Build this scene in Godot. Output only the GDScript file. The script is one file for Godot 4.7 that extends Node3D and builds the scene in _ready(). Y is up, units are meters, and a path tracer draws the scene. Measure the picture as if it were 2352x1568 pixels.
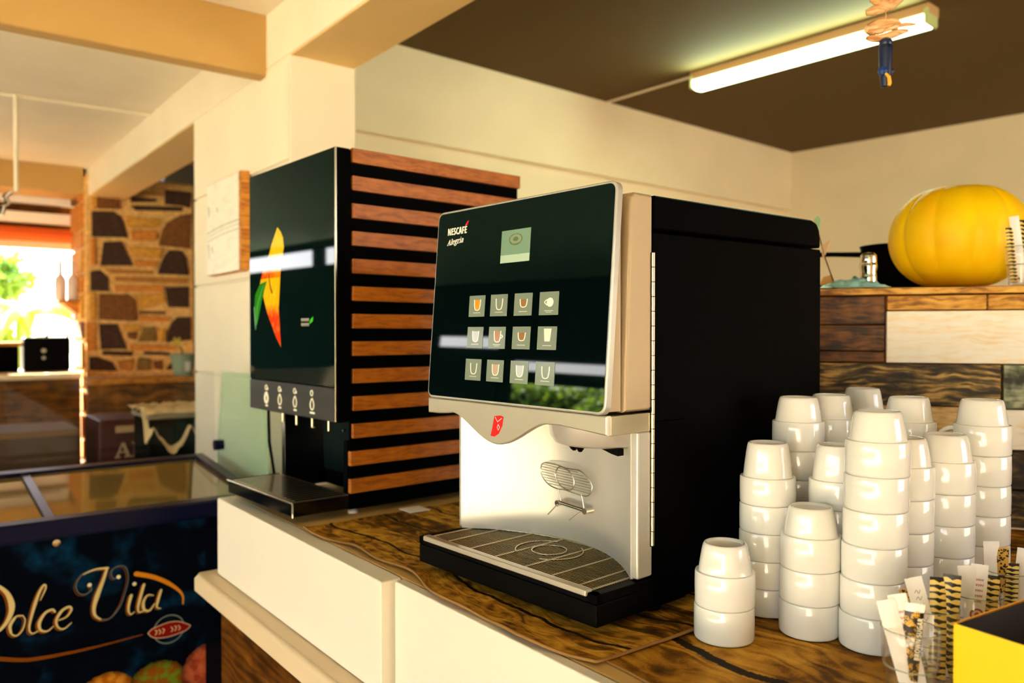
extends Node3D
# A café bar: coffee machine, juice dispenser, stacked cups. Room frame: x along the counter front, -z behind the counter, y up (metres).

const TOP := 0.95            # worktop height
const TURN := 3.2            # machines stand a little askew on the worktop (degrees)
var M := {}
var used := {}

# ------------------------------------------------------------------ mesh builder
class MB:
	var v := PackedVector3Array()
	var n := PackedVector3Array()
	var t := PackedVector2Array()
	var ix := PackedInt32Array()
	var xf := Transform3D()

	func tri(a: Vector3, b: Vector3, c: Vector3, na: Vector3, nb: Vector3, nc: Vector3, ua := Vector2(), ub := Vector2(), uc := Vector2()) -> void:
		var k := v.size()
		var g := (b - a).cross(c - a)
		var flip := g.dot(na + nb + nc) > 0.0
		for p in [[a, na, ua], [b, nb, ub], [c, nc, uc]]:
			v.append(xf * p[0]); n.append((xf.basis * p[1]).normalized()); t.append(p[2])
		if flip:
			ix.append_array(PackedInt32Array([k, k + 2, k + 1]))
		else:
			ix.append_array(PackedInt32Array([k, k + 1, k + 2]))

	func quad(a: Vector3, b: Vector3, c: Vector3, d: Vector3, ns: Array, us: Array = []) -> void:
		if us.is_empty():
			us = [Vector2(0, 0), Vector2(1, 0), Vector2(1, 1), Vector2(0, 1)]
		tri(a, b, c, ns[0], ns[1], ns[2], us[0], us[1], us[2])
		tri(a, c, d, ns[0], ns[2], ns[3], us[0], us[2], us[3])

	func flat(a: Vector3, b: Vector3, c: Vector3, d: Vector3, out: Vector3, us: Array = []) -> void:
		var g := (b - a).cross(c - a)
		if g.length() < 1e-12: g = (c - a).cross(d - a)
		g = g.normalized()
		if g.dot(out) < 0: g = -g
		quad(a, b, c, d, [g, g, g, g], us)

	func box(c: Vector3, s: Vector3, r := 0.0) -> MB:      # a box with chamfered, softly shaded edges
		var h := s / 2.0
		r = minf(r, minf(h.x, minf(h.y, h.z)) * 0.95)
		var ax := [Vector3.RIGHT, Vector3.UP, Vector3.BACK]
		for k in 3:
			for sg in [-1.0, 1.0]:
				var nn: Vector3 = ax[k] * sg
				var a: Vector3 = ax[(k + 1) % 3]
				var b: Vector3 = ax[(k + 2) % 3]
				var ha: float = (h * a).length() - r
				var hb: float = (h * b).length() - r
				var o: Vector3 = c + nn * (h * ax[k]).length()
				quad(o - a * ha - b * hb, o + a * ha - b * hb, o + a * ha + b * hb, o - a * ha + b * hb, [nn, nn, nn, nn])
		if r > 0.0:
			for k in 3:
				var a: Vector3 = ax[(k + 1) % 3]
				var b: Vector3 = ax[(k + 2) % 3]
				var d: Vector3 = ax[k]
				var hd: float = (h * d).length() - r
				for sa in [-1.0, 1.0]:
					for sb in [-1.0, 1.0]:
						var pa: Vector3 = c + a * sa * (h * a).length() + b * sb * ((h * b).length() - r)
						var pb: Vector3 = c + a * sa * ((h * a).length() - r) + b * sb * (h * b).length()
						quad(pa - d * hd, pa + d * hd, pb + d * hd, pb - d * hd, [a * sa, a * sa, b * sb, b * sb])
			for sx in [-1.0, 1.0]:
				for sy in [-1.0, 1.0]:
					for sz in [-1.0, 1.0]:
						var q := Vector3(sx, sy, sz)
						var p := c + q * (h - Vector3(r, r, r))
						tri(p + Vector3(sx * r, 0, 0), p + Vector3(0, sy * r, 0), p + Vector3(0, 0, sz * r), Vector3(sx, 0, 0), Vector3(0, sy, 0), Vector3(0, 0, sz))
		return self

	func span(a: Vector3, b: Vector3, r := 0.0) -> MB:
		return box((a + b) / 2.0, (b - a).abs(), r)

	func tube(pts: Array, r, seg := 8, closed := false, caps := true) -> MB:   # r: one radius, or one for each point
		var m := pts.size()
		var rings := []
		var nrm := []
		var side := Vector3()
		for i in m:
			var d: Vector3
			if closed:
				d = pts[(i + 1) % m] - pts[(i + m - 1) % m]
			else:
				d = pts[mini(i + 1, m - 1)] - pts[maxi(i - 1, 0)]
			d = d.normalized()
			if side == Vector3():
				side = d.cross(Vector3.UP if absf(d.y) < 0.9 else Vector3.RIGHT).normalized()
			side = (side - d * side.dot(d)).normalized()
			var up := d.cross(side)
			var ring := []
			var rn := []
			var rr: float = r[i] if r is Array else r
			for k in seg + 1:
				var w := side * cos(TAU * k / seg) + up * sin(TAU * k / seg)
				ring.append(pts[i] + w * rr); rn.append(w)
			rings.append(ring); nrm.append(rn)
		for i in (m if closed else m - 1):
			var j := (i + 1) % m
			for k in seg:
				quad(rings[i][k], rings[i][k + 1], rings[j][k + 1], rings[j][k], [nrm[i][k], nrm[i][k + 1], nrm[j][k + 1], nrm[j][k]])
		if caps and not closed:
			for e in [0, m - 1]:
				var d: Vector3 = (pts[0] - pts[1]).normalized() if e == 0 else (pts[m - 1] - pts[m - 2]).normalized()
				for k in seg:
					tri(pts[e], rings[e][k], rings[e][k + 1], d, d, d)
		return self

	func lathe(pr: Array, seg := 32, sharp := 35.0) -> MB:   # profile of Vector2(radius, height); outside lies right of the way it runs upwards
		var m := pr.size()
		var sn := []
		for i in m - 1:
			var d: Vector2 = pr[i + 1] - pr[i]
			sn.append(Vector2(d.y, -d.x).normalized())
		for i in m - 1:
			var n0: Vector2 = sn[i]
			var n1: Vector2 = sn[i]
			if i > 0 and absf(rad_to_deg(sn[i - 1].angle_to(sn[i]))) < sharp: n0 = (sn[i - 1] + sn[i]).normalized()
			if i < m - 2 and absf(rad_to_deg(sn[i + 1].angle_to(sn[i]))) < sharp: n1 = (sn[i + 1] + sn[i]).normalized()
			for k in seg:
				var a0 := TAU * k / seg
				var a1 := TAU * (k + 1) / seg
				var c0 := Vector3(cos(a0), 0, sin(a0))
				var c1 := Vector3(cos(a1), 0, sin(a1))
				var U := Vector3.UP
				quad(c0 * pr[i].x + U * pr[i].y, c1 * pr[i].x + U * pr[i].y, c1 * pr[i + 1].x + U * pr[i + 1].y, c0 * pr[i + 1].x + U * pr[i + 1].y,
					[c0 * n0.x + U * n0.y, c1 * n0.x + U * n0.y, c1 * n1.x + U * n1.y, c0 * n1.x + U * n1.y],
					[Vector2(float(k) / seg, i), Vector2(float(k + 1) / seg, i), Vector2(float(k + 1) / seg, i + 1), Vector2(float(k) / seg, i + 1)])
		return self

	func prism(poly: Array, z0: float, z1: float, bev := 0.0) -> MB:   # polygon in x, y drawn out along z
		var pp := PackedVector2Array(poly)
		if Geometry2D.is_polygon_clockwise(pp): pp.reverse()
		var m := pp.size()
		var ins := PackedVector2Array()
		for i in m:
			var d0 := (pp[i] - pp[(i + m - 1) % m]).normalized()
			var d1 := (pp[(i + 1) % m] - pp[i]).normalized()
			var w := (Vector2(-d0.y, d0.x) + Vector2(-d1.y, d1.x)) / 2.0
			ins.append(pp[i] + w * bev / maxf(w.length_squared(), 0.3))
		var tris := Geometry2D.triangulate_polygon(ins)
		var F := Vector3.BACK
		for k in range(0, tris.size(), 3):
			for e in [[z0, -F], [z1, F]]:
				var q := []
				for j in 3: q.append(Vector3(ins[tris[k + j]].x, ins[tris[k + j]].y, e[0]))
				tri(q[0], q[1], q[2], e[1], e[1], e[1], ins[tris[k]], ins[tris[k + 1]], ins[tris[k + 2]])
		var sg := signf(z1 - z0)
		for i in m:
			var j := (i + 1) % m
			var d := (pp[j] - pp[i]).normalized()
			var o := Vector3(d.y, -d.x, 0)
			var dp := (pp[i] - pp[(i + m - 1) % m]).normalized()
			var dn := (pp[(j + 1) % m] - pp[j]).normalized()
			var oi := o
			var oj := o
			if absf(d.angle_to(dp)) < 0.6: oi = (o + Vector3(dp.y, -dp.x, 0)).normalized()
			if absf(d.angle_to(dn)) < 0.6: oj = (o + Vector3(dn.y, -dn.x, 0)).normalized()
			var A := Vector3(pp[i].x, pp[i].y, 0)
			var B := Vector3(pp[j].x, pp[j].y, 0)
			quad(A + F * (z0 + bev * sg), B + F * (z0 + bev * sg), B + F * (z1 - bev * sg), A + F * (z1 - bev * sg), [oi, oj, oj, oi])
			if bev > 0:
				for e in [[z0, bev * sg, -F * sg], [z1, -bev * sg, F * sg]]:
					var A2 := Vector3(ins[i].x, ins[i].y, e[0])
					var B2 := Vector3(ins[j].x, ins[j].y, e[0])
					quad(A + F * (e[0] + e[1]), B + F * (e[0] + e[1]), B2, A2, [oi, oj, e[2], e[2]])
		return self

	func lathe_at(c: Vector3, r: float) -> MB:      # a small flat button that faces +z
		for k in 12:
			var a := c + Vector3(cos(TAU * k / 12), sin(TAU * k / 12), 0) * r
			var b := c + Vector3(cos(TAU * (k + 1) / 12), sin(TAU * (k + 1) / 12), 0) * r
			var f := Vector3.BACK
			tri(c + f * r * 0.15, a, b, f, f, f)
		return self

	func sheet(f: Callable, nu: int, nv: int, thick := 0.0) -> MB:   # a surface f(u, v), or a slab of it
		var P := []
		for i in nu + 1:
			var row := []
			for j in nv + 1: row.append(f.call(float(i) / nu, float(j) / nv))
			P.append(row)
		var N := []
		for i in nu + 1:
			var row := []
			for j in nv + 1:
				var du: Vector3 = P[mini(i + 1, nu)][j] - P[maxi(i - 1, 0)][j]
				var dv: Vector3 = P[i][mini(j + 1, nv)] - P[i][maxi(j - 1, 0)]
				row.append(du.cross(dv).normalized())
			N.append(row)
		for side in ([1.0, -1.0] if thick > 0 else [1.0]):
			for i in nu:
				for j in nv:
					var q := []
					var w := []
					var us := []
					for e in [[i, j], [i + 1, j], [i + 1, j + 1], [i, j + 1]]:
						q.append(P[e[0]][e[1]] + N[e[0]][e[1]] * thick * 0.5 * side); w.append(N[e[0]][e[1]] * side)
						us.append(Vector2(float(e[0]) / nu, float(e[1]) / nv))
					quad(q[0], q[1], q[2], q[3], w, us)
		if thick > 0:
			var rim := []
			for i in nu: rim.append([i, 0, i + 1, 0])
			for j in nv: rim.append([nu, j, nu, j + 1])
			for i in nu: rim.append([nu - i, nv, nu - i - 1, nv])
			for j in nv: rim.append([0, nv - j, 0, nv - j - 1])
			var mid: Vector3 = P[nu / 2][nv / 2]
			for e in rim:
				var a: Vector3 = P[e[0]][e[1]]
				var b: Vector3 = P[e[2]][e[3]]
				var na: Vector3 = N[e[0]][e[1]] * thick * 0.5
				var nb: Vector3 = N[e[2]][e[3]] * thick * 0.5
				flat(a - na, b - nb, b + nb, a + na, (a + b) / 2 - mid)
		return self

	func done() -> ArrayMesh:
		var a := []
		a.resize(Mesh.ARRAY_MAX)
		a[Mesh.ARRAY_VERTEX] = v; a[Mesh.ARRAY_NORMAL] = n; a[Mesh.ARRAY_TEX_UV] = t; a[Mesh.ARRAY_INDEX] = ix
		var m := ArrayMesh.new()
		m.add_surface_from_arrays(Mesh.PRIMITIVE_TRIANGLES, a)
		return m

# ------------------------------------------------------------------ painter of flat print
class Ink:
	var im: Image
	func _init(w: int, h: int, c: Color) -> void:
		im = Image.create(w, h, false, Image.FORMAT_RGB8); im.fill(c)
	func dot(p: Vector2, r: float, c: Color) -> void:
		for y in range(maxi(0, floori(p.y - r - 1)), mini(im.get_height(), ceili(p.y + r + 2))):
			for x in range(maxi(0, floori(p.x - r - 1)), mini(im.get_width(), ceili(p.x + r + 2))):
				var a := clampf(r + 0.5 - Vector2(x, y).distance_to(p), 0, 1) * c.a
				if a > 0: im.set_pixel(x, y, im.get_pixel(x, y).lerp(Color(c.r, c.g, c.b), a))
	func stroke(pts: Array, w0: float, w1: float, c: Color, wm := -1.0) -> void:   # a smooth line through the points, as wide as w0 .. wm .. w1
		var cv := Curve2D.new()
		for i in pts.size():
			var p: Vector2 = pts[i]
			var d: Vector2 = (pts[mini(i + 1, pts.size() - 1)] - pts[maxi(i - 1, 0)]) / 6.0
			cv.add_point(p, -d, d)
		var len := cv.get_baked_length()
		var m := maxi(2, int(len / maxf(0.6, minf(w0, w1) * 0.4)))
		for i in m + 1:
			var f := float(i) / m
			var w := lerpf(w0, w1, f)
			if wm >= 0: w = lerpf(w0, wm, f * 2) if f < 0.5 else lerpf(wm, w1, f * 2 - 1)
			dot(cv.sample_baked(len * f), w / 2, c)
	func poly(pts: Array, c: Color) -> void:
		var pp := PackedVector2Array(pts)
		var lo := pp[0]
		var hi := pp[0]
		for p in pp: lo = lo.min(p); hi = hi.max(p)
		for y in range(maxi(0, int(lo.y)), mini(im.get_height(), int(hi.y) + 2)):
			for x in range(maxi(0, int(lo.x)), mini(im.get_width(), int(hi.x) + 2)):
				if Geometry2D.is_point_in_polygon(Vector2(x + 0.5, y + 0.5), pp): im.set_pixel(x, y, im.get_pixel(x, y).lerp(Color(c.r, c.g, c.b), c.a))
	func ell(c0: Vector2, rx: float, ry: float, c: Color) -> void:
		var p := []
		for k in 40: p.append(c0 + Vector2(cos(TAU * k / 40) * rx, sin(TAU * k / 40) * ry))
		poly(p, c)
	func tex() -> ImageTexture:
		im.generate_mipmaps()
		return ImageTexture.create_from_image(im)

# ------------------------------------------------------------------ scene helpers
func numbered(s: String) -> String:
	if not used.has(s):
		used[s] = 0
		return s
	used[s] += 1
	return "%s_%03d" % [s, used[s]]

func tag(o: Node, label: String, category: String, group := "", kind := "") -> void:
	o.set_meta("label", label); o.set_meta("category", category)
	if group: o.set_meta("group", group)
	if kind: o.set_meta("kind", kind)

func thing(called: String, label: String, category: String, at := Vector3(), turn := 0.0, group := "") -> Node3D:
	var o := Node3D.new()
	o.name = numbered(called); add_child(o)
	o.position = at; o.rotation_degrees.y = turn
	tag(o, label, category, group)
	return o

func part(called: String, mb, mat: Material, parent: Node) -> MeshInstance3D:
	var o := MeshInstance3D.new()
	o.mesh = mb.done() if mb is MB else mb
	o.material_override = mat
	o.name = called
	parent.add_child(o, true)
	return o

func single(called: String, mb, mat: Material, label: String, category: String, group := "") -> MeshInstance3D:
	var o := part(numbered(called), mb, mat, self)
	tag(o, label, category, group)
	return o

func struct(called: String, mb, mat: Material, label: String, category: String) -> MeshInstance3D:
	var o := part(numbered(called), mb, mat, self)
	tag(o, label, category, "", "structure")
	return o

func rgb(r: int, g: int, b: int) -> Color:
	return Color(r / 255.0, g / 255.0, b / 255.0)

func mat(c: Color, rough := 0.6, metal := 0.0, spec := 0.5) -> StandardMaterial3D:
	var m := StandardMaterial3D.new()
	m.albedo_color = c; m.roughness = rough; m.metallic = metal; m.metallic_specular = spec
	return m

func pane(c: Color, alpha: float) -> StandardMaterial3D:
	var m := mat(Color(c.r, c.g, c.b, alpha), 0.03, 0.0, 0.3)
	m.transparency = BaseMaterial3D.TRANSPARENCY_ALPHA
	return m

func noise(sd: int, f: float, oct := 3) -> FastNoiseLite:
	var q := FastNoiseLite.new()
	q.seed = sd; q.frequency = f; q.fractal_octaves = oct; q.noise_type = FastNoiseLite.TYPE_SIMPLEX_SMOOTH
	return q

func wood_tex(w: int, h: int, dark: Color, mid: Color, pale: Color, sd: int, streak := 1.0, blotch := 0.5) -> ImageTexture:
	var im := Image.create(w, h, false, Image.FORMAT_RGB8)
	var a := noise(sd, 1.0, 4)
	var b := noise(sd + 7, 1.0, 3)
	for y in h:
		for x in w:
			var u := TAU * x / w
			var cu := cos(u) * w * 0.16
			var su := sin(u) * w * 0.16
			var g := a.get_noise_3d(cu * 0.012, su * 0.012, y * 0.16 + b.get_noise_3d(cu * 0.01, su * 0.01, y * 0.02) * 1.3)
			var s := b.get_noise_3d(cu * 0.03 + 50, su * 0.03, y * 0.03)
			var fv := clampf(0.5 + g * 0.9 * streak + s * blotch, 0, 1)
			im.set_pixel(x, y, dark.lerp(mid, fv * 2) if fv < 0.5 else mid.lerp(pale, fv * 2 - 1))
	im.generate_mipmaps()
	return ImageTexture.create_from_image(im)

func tri_mat(tex: Texture2D, scale: Vector3, rough := 0.6, off := Vector3(), bump := 0.0) -> StandardMaterial3D:
	var m := mat(Color.WHITE, rough)
	m.albedo_texture = tex
	m.uv1_triplanar = true; m.uv1_scale = scale; m.uv1_offset = off; m.uv1_triplanar_sharpness = 8.0
	if bump > 0:
		m.heightmap_enabled = true; m.heightmap_texture = tex; m.heightmap_scale = bump
	return m

func noise_tex(sd: int, f: float, c0: Color, c1: Color, oct := 4) -> NoiseTexture2D:
	var t := NoiseTexture2D.new()
	t.width = 256; t.height = 256; t.seamless = true
	t.noise = noise(sd, f, oct)
	var g := Gradient.new()
	g.set_color(0, c0); g.set_color(1, c1)
	t.color_ramp = g
	return t

func letters(s: String, size: float, depth: float, fonts: Array, bold := false, italic := false) -> TextMesh:
	var t := TextMesh.new()
	var f := SystemFont.new()
	f.font_names = PackedStringArray(fonts)
	f.font_weight = 700 if bold else 400
	f.font_italic = italic
	t.font = f; t.text = s; t.font_size = 64; t.pixel_size = size / 64.0; t.depth = depth
	t.curve_step = 2.0
	return t

func V(x: float, y: float, z := 0.0) -> Vector3:
	return Vector3(x, y, z)

func P2(a: Array) -> Array:           # flat numbers to points
	var o := []
	for i in range(0, a.size(), 2): o.append(Vector2(a[i], a[i + 1]))
	return o

# ------------------------------------------------------------------ start
func _ready() -> void:
	var cam := Camera3D.new()
	cam.name = "camera"
	add_child(cam)
	var at := CameraAttributesPhysical.new()
	at.frustum_focal_length = 40.8
	at.frustum_focus_distance = 1.12
	at.exposure_aperture = 5.6
	cam.attributes = at
	cam.keep_aspect = Camera3D.KEEP_HEIGHT
	cam.fov = 46.4
	cam.near = 0.05; cam.far = 200.0
	cam.position = V(0, 1.346, 0)
	cam.rotation_degrees = V(-0.69, 52.25, 0)

	var env := Environment.new()
	env.background_mode = Environment.BG_SKY
	var sky := Sky.new()
	var sm := ProceduralSkyMaterial.new()
	sm.sky_top_color = Color(0.80, 0.88, 1.0)
	sm.sky_horizon_color = Color(1.0, 0.975, 0.93)
	sm.ground_bottom_color = Color(0.75, 0.68, 0.56)
	sm.ground_horizon_color = Color(0.88, 0.82, 0.72)
	sky.sky_material = sm
	env.sky = sky
	env.background_energy_multiplier = 5.0
	env.tonemap_mode = Environment.TONE_MAPPER_LINEAR
	env.tonemap_exposure = 1.6
	env.sdfgi_enabled = true; env.ssao_enabled = true; env.ssil_enabled = true
	var we := WorldEnvironment.new()
	we.name = "surroundings"; we.environment = env
	add_child(we)

	var sun := DirectionalLight3D.new()
	sun.name = "sun"
	sun.light_color = Color(1.0, 0.96, 0.88)
	sun.light_energy = 18.0
	sun.light_angular_distance = 0.6
	sun.shadow_enabled = true
	sun.sky_mode = DirectionalLight3D.SKY_MODE_LIGHT_ONLY
	add_child(sun)
	sun.look_at_from_position(V(-8.0, 6.0, 3.0), V(0, 0, 0))

	materials()
	setting()
	outside()
	counter()
	coffee_machine()
	juice_dispenser()
	cups()
	sugar_and_box()
	plank_bar()
	lamp_and_mobile()
	freezer()
	far_bay()

func materials() -> void:
	M.wall = mat(rgb(244, 234, 212), 0.85)
	M.golden_shade_dark = mat(rgb(192, 154, 90), 0.85)  # cross beams: their golden shaded tone is put into the colour
	M.golden_shade = mat(rgb(232, 196, 130), 0.85)  # warm shade under the long beam, given as a colour
	M.wall.albedo_texture = noise_tex(3, 0.01, Color(0.965, 0.965, 0.96), Color(1, 1, 1))
	M.wall.uv1_triplanar = true; M.wall.uv1_scale = V(0.6, 0.6, 0.6)
	M.bar_wall = mat(rgb(243, 226, 196), 0.85)
	M.bar_wall.albedo_texture = noise_tex(5, 0.01, Color(0.96, 0.96, 0.95), Color(1, 1, 1))
	M.bar_wall.uv1_triplanar = true; M.bar_wall.uv1_scale = V(0.6, 0.6, 0.6)
	M.bar_ceiling = mat(rgb(88, 64, 8), 0.9)
	M.floor = mat(rgb(190, 140, 72), 0.6)
	M.blue_wall = mat(rgb(52, 58, 66), 0.8)
	M.black = mat(rgb(4, 4, 4), 0.5, 0.0, 0.08)
	M.black_gloss = mat(rgb(6, 7, 8), 0.12)
	M.black_plastic = mat(rgb(8, 7, 7), 0.4, 0.0, 0.15)
	M.glass_black = mat(rgb(2, 9, 9), 0.02, 0.0, 0.6)
	M.silver = mat(rgb(214, 204, 184), 0.33, 0.6)
	M.door = mat(rgb(186, 164, 130), 0.5, 0.3)  # silver door; the tan wall it reflects is mixed into this colour
	M.silver_white = mat(rgb(200, 195, 186), 0.3, 0.4)
	M.chrome = mat(rgb(225, 215, 198), 0.12, 1.0)
	M.steel = mat(rgb(205, 190, 160), 0.25, 1.0)
	M.white_panel = mat(rgb(238, 228, 208), 0.45)
	M.worktop = mat(rgb(206, 166, 96), 0.5)
	M.white_edge = mat(rgb(226, 200, 160), 0.5)
	M.cup = mat(rgb(235, 232, 224), 0.1, 0.0, 0.6)
	M.white_paper = mat(rgb(245, 238, 228), 0.7)
	M.yellow_card = mat(rgb(255, 208, 0), 0.45)
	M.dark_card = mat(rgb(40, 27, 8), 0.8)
	M.orange_card = mat(rgb(240, 160, 20), 0.6)
	M.red = mat(rgb(215, 12, 8), 0.4)
	M.navy = mat(rgb(3, 8, 40), 0.3, 0.0, 0.3)
	M.glass = pane(Color(0.2, 0.24, 0.2), 0.04)
	M.glass.metallic_specular = 0.3
	M.green_glass = pane(Color(0.72, 0.86, 0.70), 0.42)
	M.sugar_glass = pane(Color(0.6, 0.62, 0.58), 0.03)
	M.sugar_glass.metallic_specular = 0.5
	M.glass_edge = pane(Color(0.62, 0.66, 0.56), 0.5)
	M.glass_base = pane(Color(0.8, 0.82, 0.74), 0.25)
	var slat := wood_tex(512, 128, rgb(128, 66, 14), rgb(170, 96, 22), rgb(188, 112, 32), 11, 0.7, 0.25)
	M.slat = []
	for k in 3: M.slat.append(tri_mat(slat, V(2.1, 7.0, 2.1), 0.42, V(0.3 * k, 0.37 * k, 0.21 * k)))
	M.brown_wood = tri_mat(wood_tex(256, 128, rgb(56, 28, 4), rgb(92, 52, 10), rgb(124, 74, 20), 21), V(1.2, 3.0, 1.2), 0.6)
	M.brown_wood.metallic_specular = 0.2
	M.orange_wood = tri_mat(wood_tex(256, 128, rgb(150, 84, 14), rgb(196, 124, 30), rgb(222, 156, 58), 23), V(2, 6, 2), 0.6)

# ------------------------------------------------------------------ the building
func wall_between(called: String, a: Vector2, b: Vector2, y0: float, y1: float, th: float, m: Material, label: String) -> MeshInstance3D:   # a wall that stands left of the way from a to b (x, z)
	var mb := MB.new()
	var d := (b - a).normalized()
	var o := Vector2(d.y, -d.x) * th
	mb.xf = Transform3D(Basis(Vector3.RIGHT, PI / 2), Vector3())
	mb.prism([a, b, b + o, a + o], -y0, -y1)
	return struct(called, mb, m, label, "wall")

func setting() -> void:
	struct("floor", MB.new().span(V(-8, -0.1, -6.5), V(3.4, 0, 3.2)), M.floor, "terracotta floor of the café", "floor")
	# the bar room behind the counter
	var lw := wall_between("wall_left", Vector2(-3.30, -1.255), Vector2(-3.514, -5.351), 0, 2.72, 0.2, M.bar_wall, "cream left wall of the bar room under a deep concrete beam")
	lw.name = "wall_left"
	wall_between("wall_back", Vector2(-3.514, -5.351), Vector2(3.3, -6.104), 0, 2.72, 0.2, M.bar_wall, "cream back wall of the bar room behind the pumpkin")
	var rw := MB.new()
	rw.span(V(3.2, 0, -6.4), V(3.4, 0.7, 4.4)); rw.span(V(3.2, 2.3, -6.4), V(3.4, 2.85, 4.4))
	rw.span(V(3.2, 0.7, -6.4), V(3.4, 2.3, -4.8)); rw.span(V(3.2, 0.7, -2.0), V(3.4, 2.3, 4.4))  # unseen window opening, put in for more daylight on the bar walls
	struct("wall_right", rw, M.bar_wall, "cream wall at the right end of the café with a wide window added for daylight", "wall")
	struct("ceiling", MB.new().span(V(-7.2, 2.696, -6.4), V(3.4, 2.85, -1.02)), M.bar_ceiling, "dark olive ceiling over the bar with a fluorescent lamp", "ceiling")
	struct("ceiling_front", MB.new().span(V(-7.2, 2.436, -1.02), V(3.4, 2.85, 0.35)), M.wall, "cream ceiling of the customers' side between the beams", "ceiling")
	struct("ceiling_terrace", MB.new().span(V(-15, 2.62, 0.35), V(3.4, 2.85, 4.4)), mat(rgb(54, 92, 78), 0.7), "dark green ceiling of the terrace", "ceiling")
	struct("trim_6", MB.new().span(V(-7.2, 2.25, 0.30), V(3.3, 2.85, 0.42)), M.brown_wood, "dark wooden beam between the cream ceiling and the terrace", "beam")
	# beam on the bar room's left wall: a thin deep beam that stands proud of the wall
	var mb := MB.new()
	var a := Vector2(-3.27, -1.26)
	var b := Vector2(-3.47, -5.352)
	var d := (b - a).normalized()
	var o := Vector2(d.y, -d.x) * 0.08
	mb.xf = Transform3D(Basis(Vector3.RIGHT, PI / 2), Vector3())
	mb.prism([a, b, b + o, a + o], -2.262, -2.70)
	struct("trim_1", mb, M.bar_wall, "deep cream beam along the top of the bar room's left wall", "beam")
	# main beam over the counter, on the short wall
	struct("trim_2", MB.new().span(V(-6.7, 2.252, -1.255), V(3.3, 2.70, -1.02), 0.006), M.wall, "long cream beam that runs above the counter front", "beam")
	struct("trim_7", MB.new().span(V(-6.6, 2.246, -1.252), V(3.3, 2.2525, -1.024), 0.002), M.golden_shade, "thin added board, coloured as golden shade, under the long beam above the counter", "beam")  # thin board added to carry the golden shade of the underside
	struct("trim_3", MB.new().span(V(-2.77, 2.226, -1.03), V(-2.70, 2.44, 0.3), 0.008), M.golden_shade_dark, "cream cross beam coloured with golden shade that meets the long beam above the freezer", "beam")  # golden tone imitates shade on a cream beam
	struct("trim_4", MB.new().span(V(-6.25, 2.262, -1.0), V(-5.95, 2.44, 0.3), 0.008), M.golden_shade_dark, "far cross beam coloured with golden shade above the open front left of the stone pillar", "beam")  # shade coloured in here too, as on the nearer cross beam
	# short wall: plaster above, white panels with open joints below
	var sw := struct("wall_short", MB.new().span(V(-3.54, 0, -1.25), V(-2.51, 2.25, -1.03)), M.wall, "short white wall that ends as a pillar behind the juice dispenser", "wall")
	var ys := [0.0, 0.445, 0.81, 1.175, 1.54, 1.91, 2.25]
	for i in 6:
		part("panel", MB.new().span(V(-3.55, ys[i] + 0.003, -1.03), V(-2.50, ys[i + 1] - (0.003 if i < 5 else 0.0), -1.02), 0.003), M.wall, sw)
	part("end_face", MB.new().span(V(-2.51, 0, -1.255), V(-2.496, 2.25, -1.02), 0.004), M.wall, sw)
	# dark room left of the short wall
	struct("wall_dark", MB.new().span(V(-6.9, 0, -6.2), V(-6.7, 2.8, -1.7)), M.blue_wall, "dark blue grey wall in the gap beside the stone pillar", "wall")
	struct("wall_corridor", MB.new().span(V(-6.9, 0, -6.4), V(-3.6, 2.8, -6.2)), M.blue_wall, "dark wall at the end of the corridor behind the stone pillar", "wall")
	# the café's other side, seen in the reflections only: a wall with slit windows, then an open front
	var fw := MB.new()
	fw.span(V(-15, 0, 4.2), V(-3.0, 1.2, 4.4))
	fw.span(V(-15, 1.2, 4.2), V(-7.5, 2.28, 4.4)); fw.span(V(-15, 2.54, 4.2), V(-7.5, 2.85, 4.4))
	fw.span(V(-7.5, 1.2, 4.2), V(-6.2, 1.9, 4.4)); fw.span(V(-7.5, 2.04, 4.2), V(-6.2, 2.85, 4.4))
	fw.span(V(-6.2, 1.56, 4.2), V(-3.0, 1.68, 4.4)); fw.span(V(-6.2, 1.79, 4.2), V(-3.0, 2.85, 4.4))
	for x in [-14.9, -12.6, -10.15, -7.5, -6.2, -4.6, -3.1]: fw.span(V(x - 0.06, 1.2, 4.22), V(x + 0.06, 2.6, 4.38))
	struct("wall_front", fw, mat(rgb(10, 26, 25), 0.9, 0.0, 0.0), "dark wall with slit windows across the café", "wall")
	struct("trim_5", MB.new().span(V(-3.0, 2.2, 4.2), V(3.4, 2.85, 4.4)), M.brown_wood, "brown beam along the café's open front", "beam")

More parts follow.
